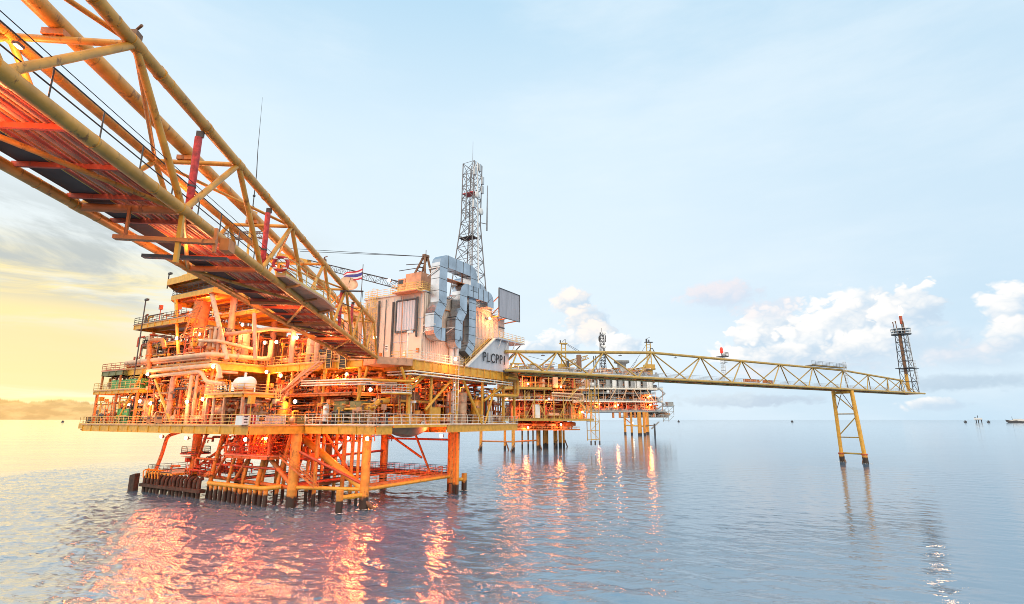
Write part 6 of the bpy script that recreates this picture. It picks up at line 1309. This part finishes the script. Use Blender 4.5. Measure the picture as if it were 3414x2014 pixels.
for k, (fr, px, py, pw, lab) in enumerate(((P2, 1941, 1374, 900, 'lit floodlight at the right end of the nearer far platform'), (P2, 1830, 1330, 900, 'lit floodlight in the middle of the nearer far platform'), (P2, 1690, 1330, 900, 'added floodlight at the left side of the nearer far platform'), (P2, 1715, 1365, 900, 'added floodlight beside the white house of the nearer far platform'), (P2, 1870, 1290, 900, 'added floodlight high on the nearer far platform'), (P2, 1760, 1280, 900, 'added floodlight high at the left of the nearer far platform'), (P2, 1870, 1415, 900, 'added floodlight under the right end of the nearer far platform'), (P2, 1760, 1425, 900, 'added floodlight under the main deck of the nearer far platform'), (P3, 1997, 1347, 2500, 'lit floodlight at the lower left of the farthest platform'), (P3, 2166, 1321, 2500, 'lit floodlight at the upper right of the farthest platform'), (P3, 2168, 1350, 2500, 'lit floodlight at the middle right of the farthest platform'), (P3, 2110, 1410, 3500, 'lit floodlight between the legs of the farthest platform'), (P3, 2060, 1350, 2500, 'lit floodlight at the lower middle of the farthest platform'))):
    pos = fr.Y(px, py, 1.8 if fr is P2 else -1.5); o = flood(pos, 0, lab, fr, grp='floodlights on the far platforms', yaw=R(90)); sc_ = 1.4 if fr is P2 else 2.6; o.scale = (sc_,) * 3
    light('flood_lamp', fr.w(pos + V((0, 2.5 if fr is P2 else 4, -.5))), pw * 2.0, LC, .8)  # most lamps of the nearer platform are added to brighten its decks

bits_build(p2); bits_build(p3)
for (x0, x1, y, z0, z1, m, par) in ((2, 33, 15, 12.4, 19.6, 'primer_red', p2), (0, 31, 16, 20, 24, 'brown_steel', p2), (0, 32, 16, 25, 29.8, 'orange_paint', p2), (4, 28, 16, 8.2, 11.4, 'primer_red', p2), (-37, 36, 22, 19.8, 26.7, 'primer_red', p3), (-37, 35, 22, 28, 37.6, 'far_grey', p3), (-26, 33, 22, 39, 48.8, 'far_grey', p3)): g = G(); corr(g, (x0, y), (x1, y), z0, z1, (0, -1), 1.0, .2); g.build('fire_wall', m, par)
# ------------------------------------------------------------------ distant rigs and ships on the horizon
def horizon(px, dist): d = ray(px, 1399); d.z = 0; d.normalize(); return Vector((d.x * dist, d.y * dist, 0))
def frame_at(p): return Frame(p.x, p.y, -math.degrees(math.atan2(p.x, p.y)))
D = 3000; s = D / 1764.0      # metres per source pixel out there
fr = frame_at(horizon(3261, D)); t = T('distant_rig', 'small dark rig on the horizon between two dots, second vessel from the right edge', 'rig', fr, (0, 0, 0))
G().box((-8 * s, -8, 7.0 * s), (8 * s, 8, 11 * s)).build('hull_deck', 'white_paint', t); G().box((-7 * s, -7, 5.4 * s), (8 * s, 7, 6.9 * s)).build('underdeck', 'dark_steel', t)
for x in (-4 * s, 0, 6 * s): G().cyl((x, 0, -2), (x, 0, 6 * s), .9 * s, 8).build('leg', 'dark_steel', t)
G().beam((0, 0, 11 * s), (0, 0, 17 * s), 1.2 * s, 1.2 * s).build('derrick', 'dark_steel', t); G().box((-7 * s, -5, 11 * s), (-3 * s, 5, 12.2 * s)).build('deckhouse', 'dark_steel', t)
fr = frame_at(horizon(3396, D)); t = T('distant_ship', 'pale ship with tall mast at the right edge of the horizon', 'ship', fr, (0, 0, 0))
g = G(); g.slab([(-22 * s, 0, 1.5 * s), (-19 * s, 0, -.2 * s), (34 * s, 0, -.2 * s), (34 * s, 0, 2.5 * s), (-12 * s, 0, 4 * s), (-24 * s, 0, 7 * s)], 10); g.build('hull', 'dark_steel', t)
for x0, x1, z1 in ((-21, -2, 6), (-10, 6, 9), (6, 14, 8), (16, 30, 11)): G().box((x0 * s, 1, 2.4 * s), (x1 * s, 9, z1 * s)).build('superstructure', 'white_paint', t)
G().beam((17 * s, 5, 10 * s), (17 * s, 5, 20 * s), 1.6 * s, 1.6 * s).build('mast', 'dark_steel', t); G().beam((-11 * s, 5, 4 * s), (-11 * s, 5, 14 * s), .8 * s, .8 * s).build('crane', 'dark_steel', t)
for px, lab in ((3217, 'tiny dark boat on the horizon left of the distant rig'), (3294, 'tiny dark boat on the horizon between the distant rig and the pale ship'), (2640, 'lone tiny dark vessel on the horizon left of the yellow support legs'), (2262, 'tiny dark boat on the horizon just right of the farthest platform'), (210, 'tiny dark vessel far out on the left horizon')):
    fr = frame_at(horizon(px, D)); t = T('distant_boat', lab, 'boat', fr, (0, 0, 0), 'tiny boats on the horizon'); w_ = 3.6 * s
    G().slab([(-w_, 0, 2.4 * s), (-w_ * .8, 0, 0), (w_ * .8, 0, 0), (w_, 0, 3 * s)], 4).build('hull', 'dark_steel', t); G().box((-w_ * .4, .5, 2.4 * s), (w_ * .5, 3.5, 4.8 * s)).build('deckhouse', 'dark_steel', t); G().beam((0, 2, 4.8 * s), (0, 2, 6.5 * s), .4 * s, .4 * s).build('mast', 'dark_steel', t)
print('script bytes', sum(1 for _ in ()), 'objects', len(bpy.data.objects))
